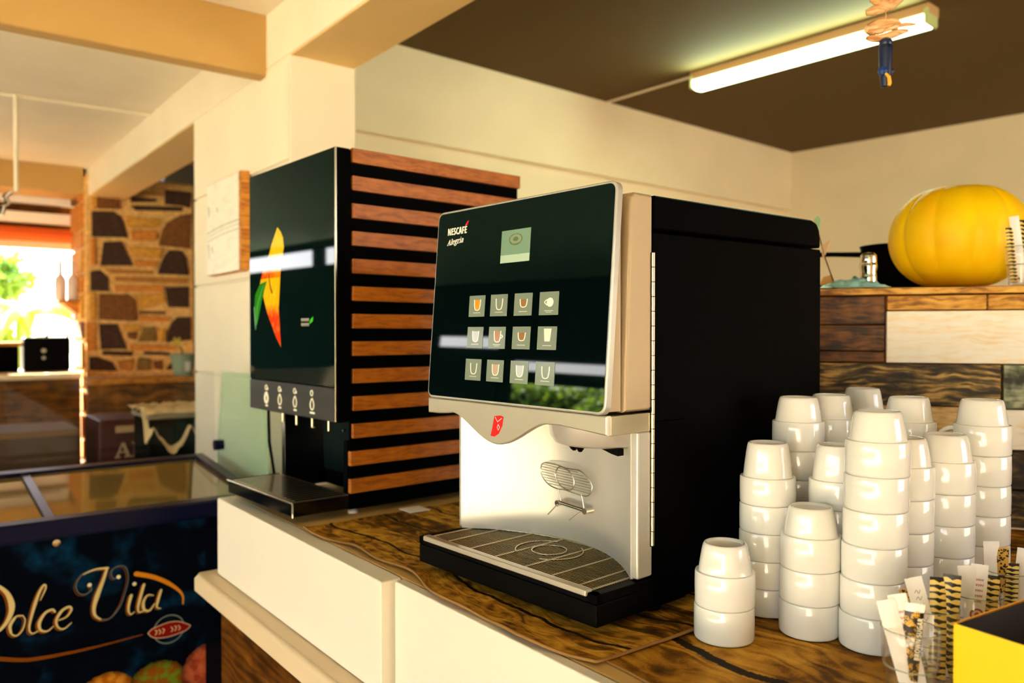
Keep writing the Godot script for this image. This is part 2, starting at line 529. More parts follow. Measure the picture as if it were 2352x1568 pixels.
func outside() -> void:
	struct("ground", MB.new().span(V(-60, -0.3, -40), V(40, -0.1, 60)), mat(rgb(214, 198, 166), 0.9), "sunlit sandy ground outside", "ground")
	# a row of shrubs seen in the reflections, and the garden behind the far counter
	var rng := RandomNumberGenerator.new()
	rng.seed = 5
	var leaf := mat(rgb(88, 120, 24), 0.6)
	leaf.backlight_enabled = true; leaf.backlight = rgb(120, 150, 30)
	var leaf2 := mat(rgb(122, 140, 40), 0.6)
	leaf2.backlight_enabled = true; leaf2.backlight = rgb(150, 160, 40)
	var blade := MB.new().sheet(func(u, v): return V((u - 0.5) * 0.1 * sin(PI * clampf(v, 0.03, 0.97)), v * 0.2, 0.05 * sin(v * 3.0) - absf(u - 0.5) * 0.05), 2, 4).done()
	var spots := [[V(-14.0, 0, -1.05), 2.25, 0.6, "green tree in the sunlight far beyond the far counter"], [V(-10.2, 0, -0.75), 1.15, 0.5, "pale sunlit bush low behind the black speaker box"], [V(-7.2, 0, 8.2), 1.25, 1.15, "green shrub across the terrace opposite the juice dispenser"], [V(-5.2, 0, 8.4), 1.2, 1.2, "green shrub across the terrace opposite the coffee machine"], [V(-3.2, 0, 8.1), 1.2, 1.1, "green shrub across the terrace opposite the cups"]]
	for s in spots:
		var tr := thing("garden_tree", s[3], "tree", s[0] + V(0, -0.1, 0))
		part("trunk", MB.new().tube([V(0, 0, 0), V(0.05, s[1] * 0.4, 0.02), V(0, s[1] * 0.75, 0)], [0.1, 0.07, 0.04], 8), mat(rgb(90, 70, 40), 0.9), tr)
		var mm := MultiMesh.new()
		mm.transform_format = MultiMesh.TRANSFORM_3D
		mm.mesh = blade
		mm.instance_count = 700
		for i in 700:
			var q = V(rng.randfn(), rng.randfn(), rng.randfn()).normalized() * s[2] * (0.55 + 0.45 * rng.randf())
			q = V(q.x, q.y * 0.6 + s[1], q.z)
			mm.set_instance_transform(i, Transform3D(Basis.from_euler(V(rng.randf() * TAU, rng.randf() * TAU, rng.randf() * TAU)), q))
		var mi := MultiMeshInstance3D.new()
		mi.multimesh = mm; mi.material_override = leaf2 if s[0].x < -10 and s[0].x > -12 else leaf
		mi.name = "crown"; mi.set_meta("kind", "stuff")
		tr.add_child(mi)
	var hd := thing("hedge", "long clipped green hedge along the terrace opposite the bar", "hedge", V(-2.5, -0.1, 10.0))
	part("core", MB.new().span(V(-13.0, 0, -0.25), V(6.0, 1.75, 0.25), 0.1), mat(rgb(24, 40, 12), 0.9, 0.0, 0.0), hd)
	var hm := MultiMesh.new()
	hm.transform_format = MultiMesh.TRANSFORM_3D
	hm.mesh = blade
	hm.instance_count = 6000
	for i in 6000:
		var q := V(rng.randf_range(-13.0, 6.0), rng.randf_range(0.0, 1.85), rng.randf_range(-0.38, -0.22))
		if i % 3 == 0: q = V(q.x, rng.randf_range(1.72, 1.95), rng.randf_range(-0.35, 0.3))
		hm.set_instance_transform(i, Transform3D(Basis.from_euler(V(rng.randf() * TAU, rng.randf() * TAU, rng.randf() * TAU)), q))
	var hmi := MultiMeshInstance3D.new()
	hmi.multimesh = hm; hmi.material_override = leaf; hmi.name = "leaves"; hmi.set_meta("kind", "stuff")
	hd.add_child(hmi)
	# banana plant with big leaves
	var bp := thing("banana_plant", "banana plant with broad bright green leaves outside beyond the far counter", "plant", V(-9.0, -0.1, -0.97))
	part("stem", MB.new().tube([V(0, 0, 0), V(0.02, 0.8, 0), V(0, 1.66, 0.02)], [0.10, 0.07, 0.03], 10), mat(rgb(150, 170, 80), 0.6), bp)
	var bl := mat(rgb(96, 170, 20), 0.5)
	bl.backlight_enabled = true; bl.backlight = rgb(150, 200, 40)
	for k in 9:
		var an := k * 2.4
		var ln := 0.5 + 0.08 * (k % 3)
		var dirv := V(cos(an), 0, sin(an))
		var sd := V(-sin(an), 0, cos(an))
		var lift := 0.55 + 0.25 * (k % 2)
		part("leaf", MB.new().sheet(func(u, v): return V(0, 1.62, 0) + dirv * ln * v + V(0, (lift * v - 0.85 * v * v) * 0.6, 0) + sd * (u - 0.5) * 0.17 * sin(PI * clampf(0.08 + v * 0.92, 0, 1)) + V(0, -absf(u - 0.5) * 0.12, 0), 4, 10), bl, bp)
	# white sunshade
	var ps := thing("sunshade", "white canvas sunshade standing in the glare outside beyond the far counter", "parasol", V(-10.6, -0.1, -0.15))
	part("pole", MB.new().tube([V(0, 0, 0), V(0, 2.0, 0)], 0.03, 10), M.white_paper, ps)
	part("canopy", MB.new().lathe([Vector2(1.25, 1.62), Vector2(0.6, 1.88), Vector2(0.02, 2.05)], 8), M.white_paper, ps)

# ------------------------------------------------------------------ counter
func counter() -> void:
	var w := MB.new()
	w.xf = Transform3D(Basis(Vector3.RIGHT, PI / 2), Vector3())
	w.prism([Vector2(-1.935, -0.6455), Vector2(1.06, -0.6455), Vector2(1.06, -2.80), Vector2(-1.17, -1.40), Vector2(-1.935, -1.34)], -0.92, -TOP, 0.002)
	single("worktop", w, M.worktop, "tan worktop under the coffee machine and the juice dispenser", "worktop")
	var a := thing("cabinet", "white counter unit with a proud front panel under the juice dispenser", "cabinet")
	part("front_panel", MB.new().span(V(-1.935, 0.766, -0.645), V(-1.123, 0.9495, -0.606), 0.003), M.white_panel, a)
	part("ledge", MB.new().span(V(-1.99, 0.712, -0.632), V(-1.123, 0.7655, -0.565), 0.012), M.white_edge, a)
	part("carcass", MB.new().span(V(-1.93, 0.0, -1.25), V(-1.125, 0.918, -0.6455)), M.white_panel, a)
	for k in 2:
		part("door", MB.new().span(V(-1.93 + 0.41 * k, 0.08, -0.645), V(-1.525 + 0.41 * k, 0.71, -0.612), 0.003), M.brown_wood, a)
	var b := thing("cabinet", "white counter unit with a plain full-height front under the coffee machine", "cabinet")
	part("carcass", MB.new().span(V(-1.115, 0.0, -1.28), V(1.05, 0.918, -0.645)), M.white_panel, b)
	part("front_panel", MB.new().span(V(-1.115, 0.06, -0.645), V(-0.3, 0.9495, -0.626), 0.003), M.white_panel, b)
	part("front_panel", MB.new().span(V(-0.297, 0.06, -0.645), V(1.05, 0.9495, -0.626), 0.003), M.white_panel, b)
	# two runners of wood-print fabric
	var im := Image.create(1024, 512, false, Image.FORMAT_RGB8)
	var n1 := noise(31, 1.0, 4)
	var n2 := noise(37, 1.0, 3)
	for y in 512:
		for x in 1024:
			var row := int(y / 128.0)
			var g := n1.get_noise_3d(x * 0.006, y * 0.10 + n2.get_noise_2d(x * 0.006, y * 0.02) * 2.5, row * 9.0)
			var bl := n2.get_noise_3d(x * 0.02, y * 0.03, row * 5.0)
			var fine := n1.get_noise_2d(x * 0.35, y * 0.35) * 0.12
			var tone: float = [0.32, 0.02, 0.4, 0.16][row]
			var f := clampf(tone + 0.36 + g * 0.55 + bl * 0.5 + fine, 0, 1)
			var c := rgb(52, 30, 3).lerp(rgb(146, 96, 14), minf(f * 1.7, 1)).lerp(rgb(220, 166, 60), maxf(0, f - 0.45) * 1.7)
			var e := absf(fposmod(y - 64.0 + n2.get_noise_2d(x * 0.008, row) * 10.0, 128.0) - 64.0)
			if e > 60.5: c = c.lerp(rgb(10, 5, 0), 0.85)
			im.set_pixel(x, y, c)
	im.generate_mipmaps()
	var cm := mat(Color.WHITE, 0.7, 0.0, 0.25)
	cm.albedo_texture = ImageTexture.create_from_image(im)
	var cm2 := cm.duplicate()
	cm2.uv1_offset = V(0.37, 0.02, 0)
	cm2.uv1_scale = V(0.9, 1.05, 1)
	var hem := mat(rgb(150, 106, 44), 0.7)
	var wob := noise(41, 1.6, 2)
	var c1 := func(u: float, v: float) -> Vector3:   # v: 0 at the front edge
		var x := lerpf(-1.512 - 0.02 * v, -0.682 + 0.006 * sin(v * 6.0), u)
		var fr := -0.655 + 0.012 * sin(u * 9.0 + 1.0) + 0.006 * sin(u * 23.0) + 0.012 * smoothstep(0.2, 0.6, u)
		var z := lerpf(fr, -1.12, v)
		var e := exp(-v * 14.0)
		var y := TOP + 0.0025 + absf(wob.get_noise_2d(x * 3.0, z * 3.0)) * 0.0028 + e * 0.004 * (0.5 + 0.5 * sin(u * 31.0)) + 0.006 * exp(-pow((u - 0.985) * 40.0, 2.0)) * smoothstep(0.0, 0.2, v) * exp(-v * 3.0)
		if z > -0.63: y -= (z + 0.63) * 0.9
		return V(x, y, z)
	var t1 := thing("table_runner", "brown wood-print fabric runner with a hemmed edge under the coffee machine", "table runner")
	part("cloth", MB.new().sheet(c1, 110, 40, 0.0016), cm, t1)
	var edge := []
	for k in 121: edge.append(c1.call(k / 120.0, 0.0) + V(0, 0.0006, 0.0))
	for k in 20: edge.append(c1.call(1.0, (k + 1) / 40.0) + V(0, 0.0006, 0))
	part("hem", MB.new().tube(edge, 0.0022, 6), hem, t1)
	var c2 := func(u: float, v: float) -> Vector3:
		var x := lerpf(-0.705, 0.6, u)
		var fr := -0.672 + 0.006 * sin(u * 11.0) + 0.03 * smoothstep(0.03, 0.3, u)
		var z := lerpf(fr, -1.669 - 0.6445 * (x + 0.794) + 0.003 , v)
		return V(x, TOP + 0.0012 + absf(wob.get_noise_2d(x * 3.0 + 9, z * 3.0)) * 0.0012, z)
	var t2 := thing("table_runner", "brown wood-print fabric runner spread under the stacked white cups", "table runner")
	part("cloth", MB.new().sheet(c2, 60, 40, 0.0014), cm2, t2)
	var e2 := []
	for k in 61: e2.append(c2.call(k / 60.0, 0.0) + V(0, 0.0006, 0))
	part("hem", MB.new().tube(e2, 0.0018, 6), hem, t2)
	single("paper_card", MB.new().box(V(-1.512, TOP + 0.006, -0.90), V(0.05, 0.002, 0.05), 0.0005), M.white_paper, "small white paper card lying on the worktop behind the juice dispenser's foot", "card")

# ------------------------------------------------------------------ coffee machine
func coffee_machine() -> void:
	var t := thing("coffee_machine", "silver and black coffee machine with a large touch panel in the middle of the counter", "coffee machine", V(-0.742, TOP + 0.006, -0.819), TURN)
	var side := func(poly: Array, x0: float, x1: float, bev: float) -> MB:      # a profile of (z, y) drawn out from x0 to x1
		var mb := MB.new()
		mb.xf = Transform3D(Basis(Vector3(0, 0, 1), Vector3(0, 1, 0), Vector3(-1, 0, 0)), Vector3())
		return mb.prism(P2(poly), -x0, -x1, bev)
	part("body", side.call([-0.068, 0.012, -0.068, 0.265, 0.0, 0.265, 0.0, 0.527, -0.456, 0.533, -0.457, 0.012], -0.4, 0.0, 0.003), M.black, t)
	part("lid", side.call([0.0, 0.530, 0.0, 0.572, -0.006, 0.577, -0.428, 0.582, -0.443, 0.578, -0.452, 0.566, -0.456, 0.536], -0.4, 0.0, 0.004), M.black, t)
	part("body_side", MB.new().span(V(-0.003, 0.012, -0.069), V(0.0, 0.266, 0.0), 0.0), M.black, t)
	part("body_side", MB.new().span(V(-0.4, 0.012, -0.069), V(-0.397, 0.266, 0.0), 0.0), M.black, t)
	for p in [V(-0.03, 0, -0.03), V(-0.37, 0, -0.03), V(-0.03, 0, -0.42), V(-0.37, 0, -0.42)]:
		part("foot", MB.new().lathe([Vector2(0, -0.002), Vector2(0.016, -0.002), Vector2(0.018, 0.004), Vector2(0.015, 0.014)], 16), M.black_plastic, t).position = p
	# door: concave lower panel between two ribs
	var pz := func(x: float) -> float: return 0.029 - 0.084 * maxf(0.0, 1.0 - pow((x + 0.203) / 0.19, 2.0))
	part("lower_panel", MB.new().sheet(func(u, v): return V(lerpf(-0.393, -0.013, u), lerpf(0.054, 0.262, v), pz.call(lerpf(-0.393, -0.013, u))), 48, 2, 0.004), M.silver_white, t)
	part("door_rib", MB.new().span(V(-0.0145, 0.055, 0.0), V(0.0, 0.256, 0.032), 0.0035), M.silver_white, t)
	part("door_rib", MB.new().span(V(-0.4, 0.055, 0.0), V(-0.391, 0.256, 0.031), 0.003), M.silver_white, t)
	part("upper_door", side.call([0.0, 0.283, 0.058, 0.283, 0.0575, 0.32, 0.052, 0.46, 0.047, 0.56, 0.044, 0.571, 0.036, 0.577, 0.0, 0.577], -0.4, 0.0, 0.005), M.door, t)
	part("panel_back", side.call([0.060, 0.285, 0.0835, 0.285, 0.0615, 0.585, 0.0605, 0.585], -0.385, -0.006, 0.0005), M.door, t)
	# tilted touch panel; its own frame has the origin at the lower right front corner
	var tilt := Transform3D(Basis(Vector3.RIGHT, -deg_to_rad(4.485)), V(0, 0.282, 0.097))
	var rr := func(x0: float, y0: float, x1: float, y1: float, r: float) -> Array:
		var o := []
		for c in [[x1 - r, y0 + r, -90], [x1 - r, y1 - r, 0], [x0 + r, y1 - r, 90], [x0 + r, y0 + r, 180]]:
			for k in 7:
				var an := deg_to_rad(c[2] + 15.0 * k)
				o.append(Vector2(c[0] + r * cos(an), c[1] + r * sin(an)))
		return o
	var fr := MB.new(); fr.xf = tilt
	part("panel_frame", fr.prism(rr.call(-0.399, 0.0, 0.0, 0.308, 0.013), -0.0125, 0.0, 0.002), M.silver_white, t)
	var gl := MB.new(); gl.xf = tilt
	var glass := part("panel_glass", gl.prism(rr.call(-0.3955, 0.0035, -0.0035, 0.3045, 0.0105), -0.001, 0.0006, 0.0003), M.glass_black, t)
	# display and twelve drink buttons
	var scr := Ink.new(128, 100, rgb(120, 150, 132))
	scr.poly(P2([0, 76, 128, 76, 128, 100, 0, 100]), rgb(176, 200, 180))
	scr.ell(Vector2(64, 30), 30, 18, rgb(96, 112, 84)); scr.ell(Vector2(64, 29), 25, 14, rgb(134, 150, 118))
	scr.ell(Vector2(64, 29), 12, 7, rgb(96, 112, 84))
	var rngs := RandomNumberGenerator.new(); rngs.seed = 4
	for k in 40: scr.dot(Vector2(rngs.randf() * 128, rngs.randf() * 74), 3 + rngs.randf() * 6, Color(0.50, 0.62, 0.5, 0.25))
	var quad := func(x0: float, y0: float, x1: float, y1: float, z: float, us: Array = []) -> MB:
		var m := MB.new(); m.xf = tilt
		if us.is_empty(): us = [Vector2(0, 1), Vector2(1, 1), Vector2(1, 0), Vector2(0, 0)]
		m.span(V(x0, y0, z - 0.0004), V(x1, y1, z - 0.00002))
		m.quad(V(x0, y0, z), V(x1, y0, z), V(x1, y1, z), V(x0, y1, z), [Vector3.BACK, Vector3.BACK, Vector3.BACK, Vector3.BACK], us)
		return m
	var ms := mat(Color.WHITE, 0.12); ms.albedo_texture = scr.tex()
	part("display", quad.call(-0.2285, 0.212, -0.163, 0.261, 0.0011), ms, glass)
	var bt := Ink.new(384, 384, rgb(126, 138, 124))
	var kinds := [0, 1, 2, 3, 4, 5, 2, 6, 1, 7, 4, 1]
	for i in 12:
		var c := Vector2((i % 4) * 96 + 50, int(i / 4.0) * 128 + 56)
		var w := rgb(250, 244, 226)
		var k: int = kinds[i]
		var hh := 60.0 if k != 2 else 42.0
		if k == 3:
			bt.ell(c + Vector2(4, 2), 17, 25, w); bt.stroke(P2([c.x - 12, c.y - 14, c.x - 24, c.y, c.x - 12, c.y + 16]), 5, 5, w)
		elif k == 6:
			bt.poly([c + Vector2(-19, -44), c + Vector2(19, -44), c + Vector2(14, 26), c + Vector2(-14, 26)], rgb(238, 234, 214))
		else:
			var y0 := c.y - hh / 2
			var col: Color = [rgb(212, 150, 40), rgb(128, 138, 122), rgb(150, 110, 70), w, rgb(186, 192, 200), rgb(176, 130, 96), w, rgb(190, 160, 140)][k]
			bt.poly([Vector2(c.x - 17, y0), Vector2(c.x + 17, y0), Vector2(c.x + 12, y0 + hh), Vector2(c.x - 12, y0 + hh)], col)
			bt.stroke([Vector2(c.x - 19, y0), Vector2(c.x - 17, y0 + hh * 0.6), Vector2(c.x - 10, y0 + hh), Vector2(c.x + 10, y0 + hh), Vector2(c.x + 17, y0 + hh * 0.6), Vector2(c.x + 19, y0)], 5, 5, w)
			if k == 5: bt.stroke([c + Vector2(17, -12), c + Vector2(30, 0), c + Vector2(15, 14)], 6, 6, w)
		bt.stroke([c + Vector2(-22, 48), c + Vector2(20, 48)], 4, 4, Color(0.85, 0.85, 0.78, 0.7))
		if k in [3, 5]: bt.stroke([c + Vector2(-14, 56), c + Vector2(12, 56)], 3, 3, Color(0.85, 0.85, 0.78, 0.7))
	var mbt := mat(Color.WHITE, 0.12); mbt.albedo_texture = bt.tex()
	for i in 12:
		var cx: float = [-0.279, -0.226, -0.171, -0.1165][i % 4]
		var cy: float = [0.1485, 0.0995, 0.0495][int(i / 4.0)]
		var u0 := (i % 4) / 4.0
		var v0 := int(i / 4.0) / 3.0
		part("button", quad.call(cx - 0.0195, cy - 0.0165, cx + 0.0195, cy + 0.0165, 0.001, [Vector2(u0, v0 + 0.333), Vector2(u0 + 0.25, v0 + 0.333), Vector2(u0 + 0.25, v0), Vector2(u0, v0)]), mbt, glass)
	var wt := mat(rgb(250, 246, 230), 0.5)
	var n1 := part("lettering", letters("NESCAFÉ", 0.0135, 0.0006, ["Droid Sans"], true), wt, glass)
	n1.transform = tilt * Transform3D(Basis.from_scale(V(0.9, 1.15, 1)), V(-0.3425, 0.2725, 0.0009))
	var n2 := part("lettering", letters("Alegria", 0.0125, 0.0006, ["Droid Serif"], false, true), wt, glass)
	n2.transform = tilt * Transform3D(Basis(Vector3(1, 0.06, 0), Vector3(0.3, 1, 0), Vector3(0, 0, 1)), V(-0.345, 0.256, 0.0009))
	var acc := MB.new(); acc.xf = tilt
	part("accent_mark", acc.prism([Vector2(-0.322, 0.2795), Vector2(-0.3165, 0.2795), Vector2(-0.313, 0.287), Vector2(-0.3165, 0.286)], 0.0004, 0.0012), M.red, glass)
	# apron with a wave, and its returns
	var wave := [Vector2(-0.4, 0.281), Vector2(-0.4, 0.256), Vector2(-0.37, 0.2565), Vector2(-0.345, 0.2585)]
	for k in 21:
		var f := k / 20.0
		var x := lerpf(-0.332, -0.115, f)
		wave.append(Vector2(x, 0.2605 - 0.0395 * pow(sin(PI * pow(f, 1.0)), 1.6)))
	wave.append_array([Vector2(-0.09, 0.2615), Vector2(-0.045, 0.2585), Vector2(0.0, 0.2555), Vector2(0.0, 0.281)])
	part("apron", MB.new().prism(wave, 0.084, 0.0945, 0.0022), M.silver, t)
	part("apron_return", MB.new().span(V(-0.4, 0.2605, 0.0), V(-0.0005, 0.280, 0.085), 0.001), M.steel, t)
	part("apron_return", MB.new().span(V(-0.006, 0.2545, 0.003), V(0.0, 0.2805, 0.086), 0.001), M.steel, t)
	# the red mug badge on the apron
	var bd := part("badge", MB.new().prism([Vector2(-0.226, 0.2635), Vector2(-0.212, 0.2655), Vector2(-0.205, 0.264), Vector2(-0.208, 0.25), Vector2(-0.216, 0.238), Vector2(-0.226, 0.2325), Vector2(-0.235, 0.233), Vector2(-0.231, 0.245)], 0.0944, 0.0952, 0.0002), M.red, t)
	var bk := MB.new()
	bk.tube([V(-0.2235, 0.262, 0.0953), V(-0.218, 0.2555, 0.0953), V(-0.2085, 0.2615, 0.0953)], 0.0006, 5)
	bk.tube([V(-0.2165, 0.252, 0.0953), V(-0.2135, 0.2475, 0.0953), V(-0.2165, 0.243, 0.0953), V(-0.219, 0.247, 0.0953)], 0.0006, 5, true)
	part("badge_lines", bk, M.white_paper, bd)
	# spout housing
	var hs := part("spout_housing", MB.new().lathe([Vector2(0, 0.2275), Vector2(0.058, 0.228), Vector2(0.069, 0.2315), Vector2(0.0755, 0.241), Vector2(0.078, 0.2605), Vector2(0, 0.2605)], 40), M.silver_white, t)
	hs.position = V(-0.094, 0, 0.004)
	hs.scale = V(1, 1, 0.95)
	for p in [V(-0.125, 0.2275, 0.03), V(-0.116, 0.2275, 0.036), V(-0.1, 0.2275, 0.04)]:
		part("spout", MB.new().lathe([Vector2(0, -0.009), Vector2(0.0025, -0.009), Vector2(0.0065, -0.003), Vector2(0.0065, 0.001), Vector2(0, 0.001)], 12), M.black_plastic, t).position = p
	part("spout_flap", MB.new().prism([Vector2(-0.075, 0.2285), Vector2(-0.035, 0.2285), Vector2(-0.035, 0.219), Vector2(-0.047, 0.221)], 0.02, 0.034, 0.0008), M.black_plastic, t)
	# hinge of many knuckles
	var hg := part("hinge", MB.new().span(V(-0.001, 0.097, 0.0005), V(0.0012, 0.498, 0.0065)), M.black_plastic, t)
	for k in 20:
		part("knuckle", MB.new().tube([V(0.0018, 0.0985 + 0.02 * k, 0.0035), V(0.0018, 0.1175 + 0.02 * k, 0.0035)], 0.0029, 10), M.steel, hg)
	# folding wire cup rest in front of the lower panel
	var wr := part("cup_rest", MB.new().tube([V(-0.222, 0.1165, -0.036), V(-0.162, 0.1125, -0.036)], 0.0032, 10), M.chrome, t)
	var loop := func(a: Array, z: float) -> Array:      # a smooth closed wire through the points
		var cv := Curve3D.new()
		cv.bake_interval = 0.002
		var m := a.size() / 2
		for k in m + 1:
			var p := V(a[(k % m) * 2] * 0.001, a[(k % m) * 2 + 1] * 0.001, z)
			var q := V(a[((k + 1) % m) * 2] - a[((k + m - 1) % m) * 2], a[((k + 1) % m) * 2 + 1] - a[((k + m - 1) % m) * 2 + 1], 0) * 0.001 / 6.0
			cv.add_point(p, -q, q)
		var o := []
		for k in 56: o.append(cv.sample_baked(cv.get_baked_length() * k / 56.0))
		return o
	part("wire_loop", MB.new().tube(loop.call([-257, 175, -264, 165, -260, 152, -244, 141, -223, 137, -209, 138, -172, 135, -156, 137, -148, 148, -151, 159, -162, 167, -176, 173, -203, 173, -230, 176], -0.036), 0.0011, 6, true), M.chrome, wr)
	part("wire_loop", MB.new().tube(loop.call([-217, 174, -226, 163, -223, 152, -212, 143, -197, 140, -188, 143, -184, 152, -187, 162, -200, 172], -0.033), 0.0012, 6, true), M.chrome, wr)
	for k in 8:
		var y := 0.1415 + 0.0042 * k
		var xa: float = [-0.244, -0.251, -0.256, -0.259, -0.261, -0.262, -0.263, -0.262][k]
		var xb: float = [-0.151, -0.148, -0.1485, -0.15, -0.153, -0.158, -0.166, -0.178][k]
		part("wire", MB.new().tube([V(xa, y + 0.002, -0.0355), V(xb, y - 0.001, -0.0355)], 0.0006, 5), M.chrome, wr)
	part("wire_leg", MB.new().tube([V(-0.223, 0.137, -0.036), V(-0.219, 0.126, -0.036), V(-0.216, 0.117, -0.036)], 0.0012, 6), M.chrome, wr)
	part("wire_leg", MB.new().tube([V(-0.171, 0.136, -0.036), V(-0.168, 0.126, -0.036), V(-0.165, 0.113, -0.036)], 0.0012, 6), M.chrome, wr)
	part("wire_foot", MB.new().tube([V(-0.219, 0.116, -0.034), V(-0.226, 0.098, -0.016)], 0.0011, 6), M.chrome, wr)
	part("wire_foot", MB.new().tube([V(-0.166, 0.112, -0.034), V(-0.176, 0.098, -0.014)], 0.0011, 6), M.chrome, wr)
	for x in [-0.221, -0.160]:
		part("pivot", MB.new().tube([V(x, 0.115 if x < -0.2 else 0.112, -0.054), V(x, 0.115 if x < -0.2 else 0.112, -0.031)], 0.005, 12), M.chrome, wr)
	# drip tray
	var tray := MB.new()
	tray.span(V(-0.4, 0.010, -0.075), V(0.0, 0.040, 0.113), 0.002)
	tray.span(V(-0.4, 0.04, 0.1), V(0.0, 0.0528, 0.113), 0.0015); tray.span(V(-0.4, 0.04, -0.075), V(-0.384, 0.0525, 0.113), 0.0015); tray.span(V(-0.0165, 0.04, -0.02), V(0.0, 0.0528, 0.113), 0.0015)
	var dt := part("drip_tray", tray, M.black_plastic, t)
	var arcz := func(x: float) -> float: return 0.006 - 0.062 * maxf(0.0, 1.0 - pow((x + 0.2) / 0.182, 2.0))
	var back := MB.new()
	var bp := [Vector2(-0.4, -0.075)]
	for k in 25:
		var x := lerpf(-0.384, -0.0165, k / 24.0)
		bp.append(Vector2(x, arcz.call(x) - 0.003))
	bp.append_array([Vector2(0.0, -0.002), Vector2(0.0, -0.075)])
	back.xf = Transform3D(Basis(Vector3.RIGHT, PI / 2), Vector3())
	part("tray_rim", back.prism(bp, -0.038, -0.0525, 0.001), M.black_plastic, dt)
	var gm: Material = M.steel
	part("front_rail", MB.new().span(V(-0.384, 0.0475, 0.1025), V(-0.016, 0.0565, 0.1165), 0.002), M.silver, dt)
	var arc := []
	for k in 33:
		var x := lerpf(-0.38, -0.021, k / 32.0)
		arc.append(V(x, 0.0525, arcz.call(x) + 0.003))
	arc.insert(0, V(-0.381, 0.0525, 0.102)); arc.append(V(-0.02, 0.0525, 0.102))
	part("grille_frame", MB.new().tube(arc, 0.0019, 6), gm, dt)
	var nb := 34
	for k in nb:
		var z := lerpf(0.0985, -0.051, k / float(nb - 1))
		var reach := 0.182 if z > 0.006 else 0.182 * sqrt(maxf(0.0, 1.0 - (0.006 - z) / 0.062))
		if reach > 0.01:
			part("grille_bar", MB.new().tube([V(-0.2 - reach, 0.0515, z), V(-0.2 + reach - 0.0, 0.0515, z)], 0.00095, 5, false, false), gm, dt)
	for x in [-0.338, -0.2815, -0.222, -0.154, -0.0985, -0.0445]:
		part("grille_rib", MB.new().tube([V(x, 0.0526, 0.101), V(x - 0.0035, 0.0526, arcz.call(x) + 0.004)], 0.0015, 6), gm, dt)
	var cr := []
	for k in 40: cr.append(V(-0.193 + 0.027 * cos(TAU * k / 40), 0.0535, 0.0125 + 0.027 * sin(TAU * k / 40)))
	part("grille_ring", MB.new().tube(cr, 0.0013, 6, true), gm, dt)
	for s in [0.0, PI]:
		var ar := []
		for k in 15:
			var an = s + deg_to_rad(-62 + 124.0 * k / 14) + 0.0
			ar.append(V(-0.193 + 0.055 * cos(an), 0.0535, 0.0125 + 0.05 * sin(an)))
		part("grille_arc", MB.new().tube(ar, 0.0012, 6), gm, dt)

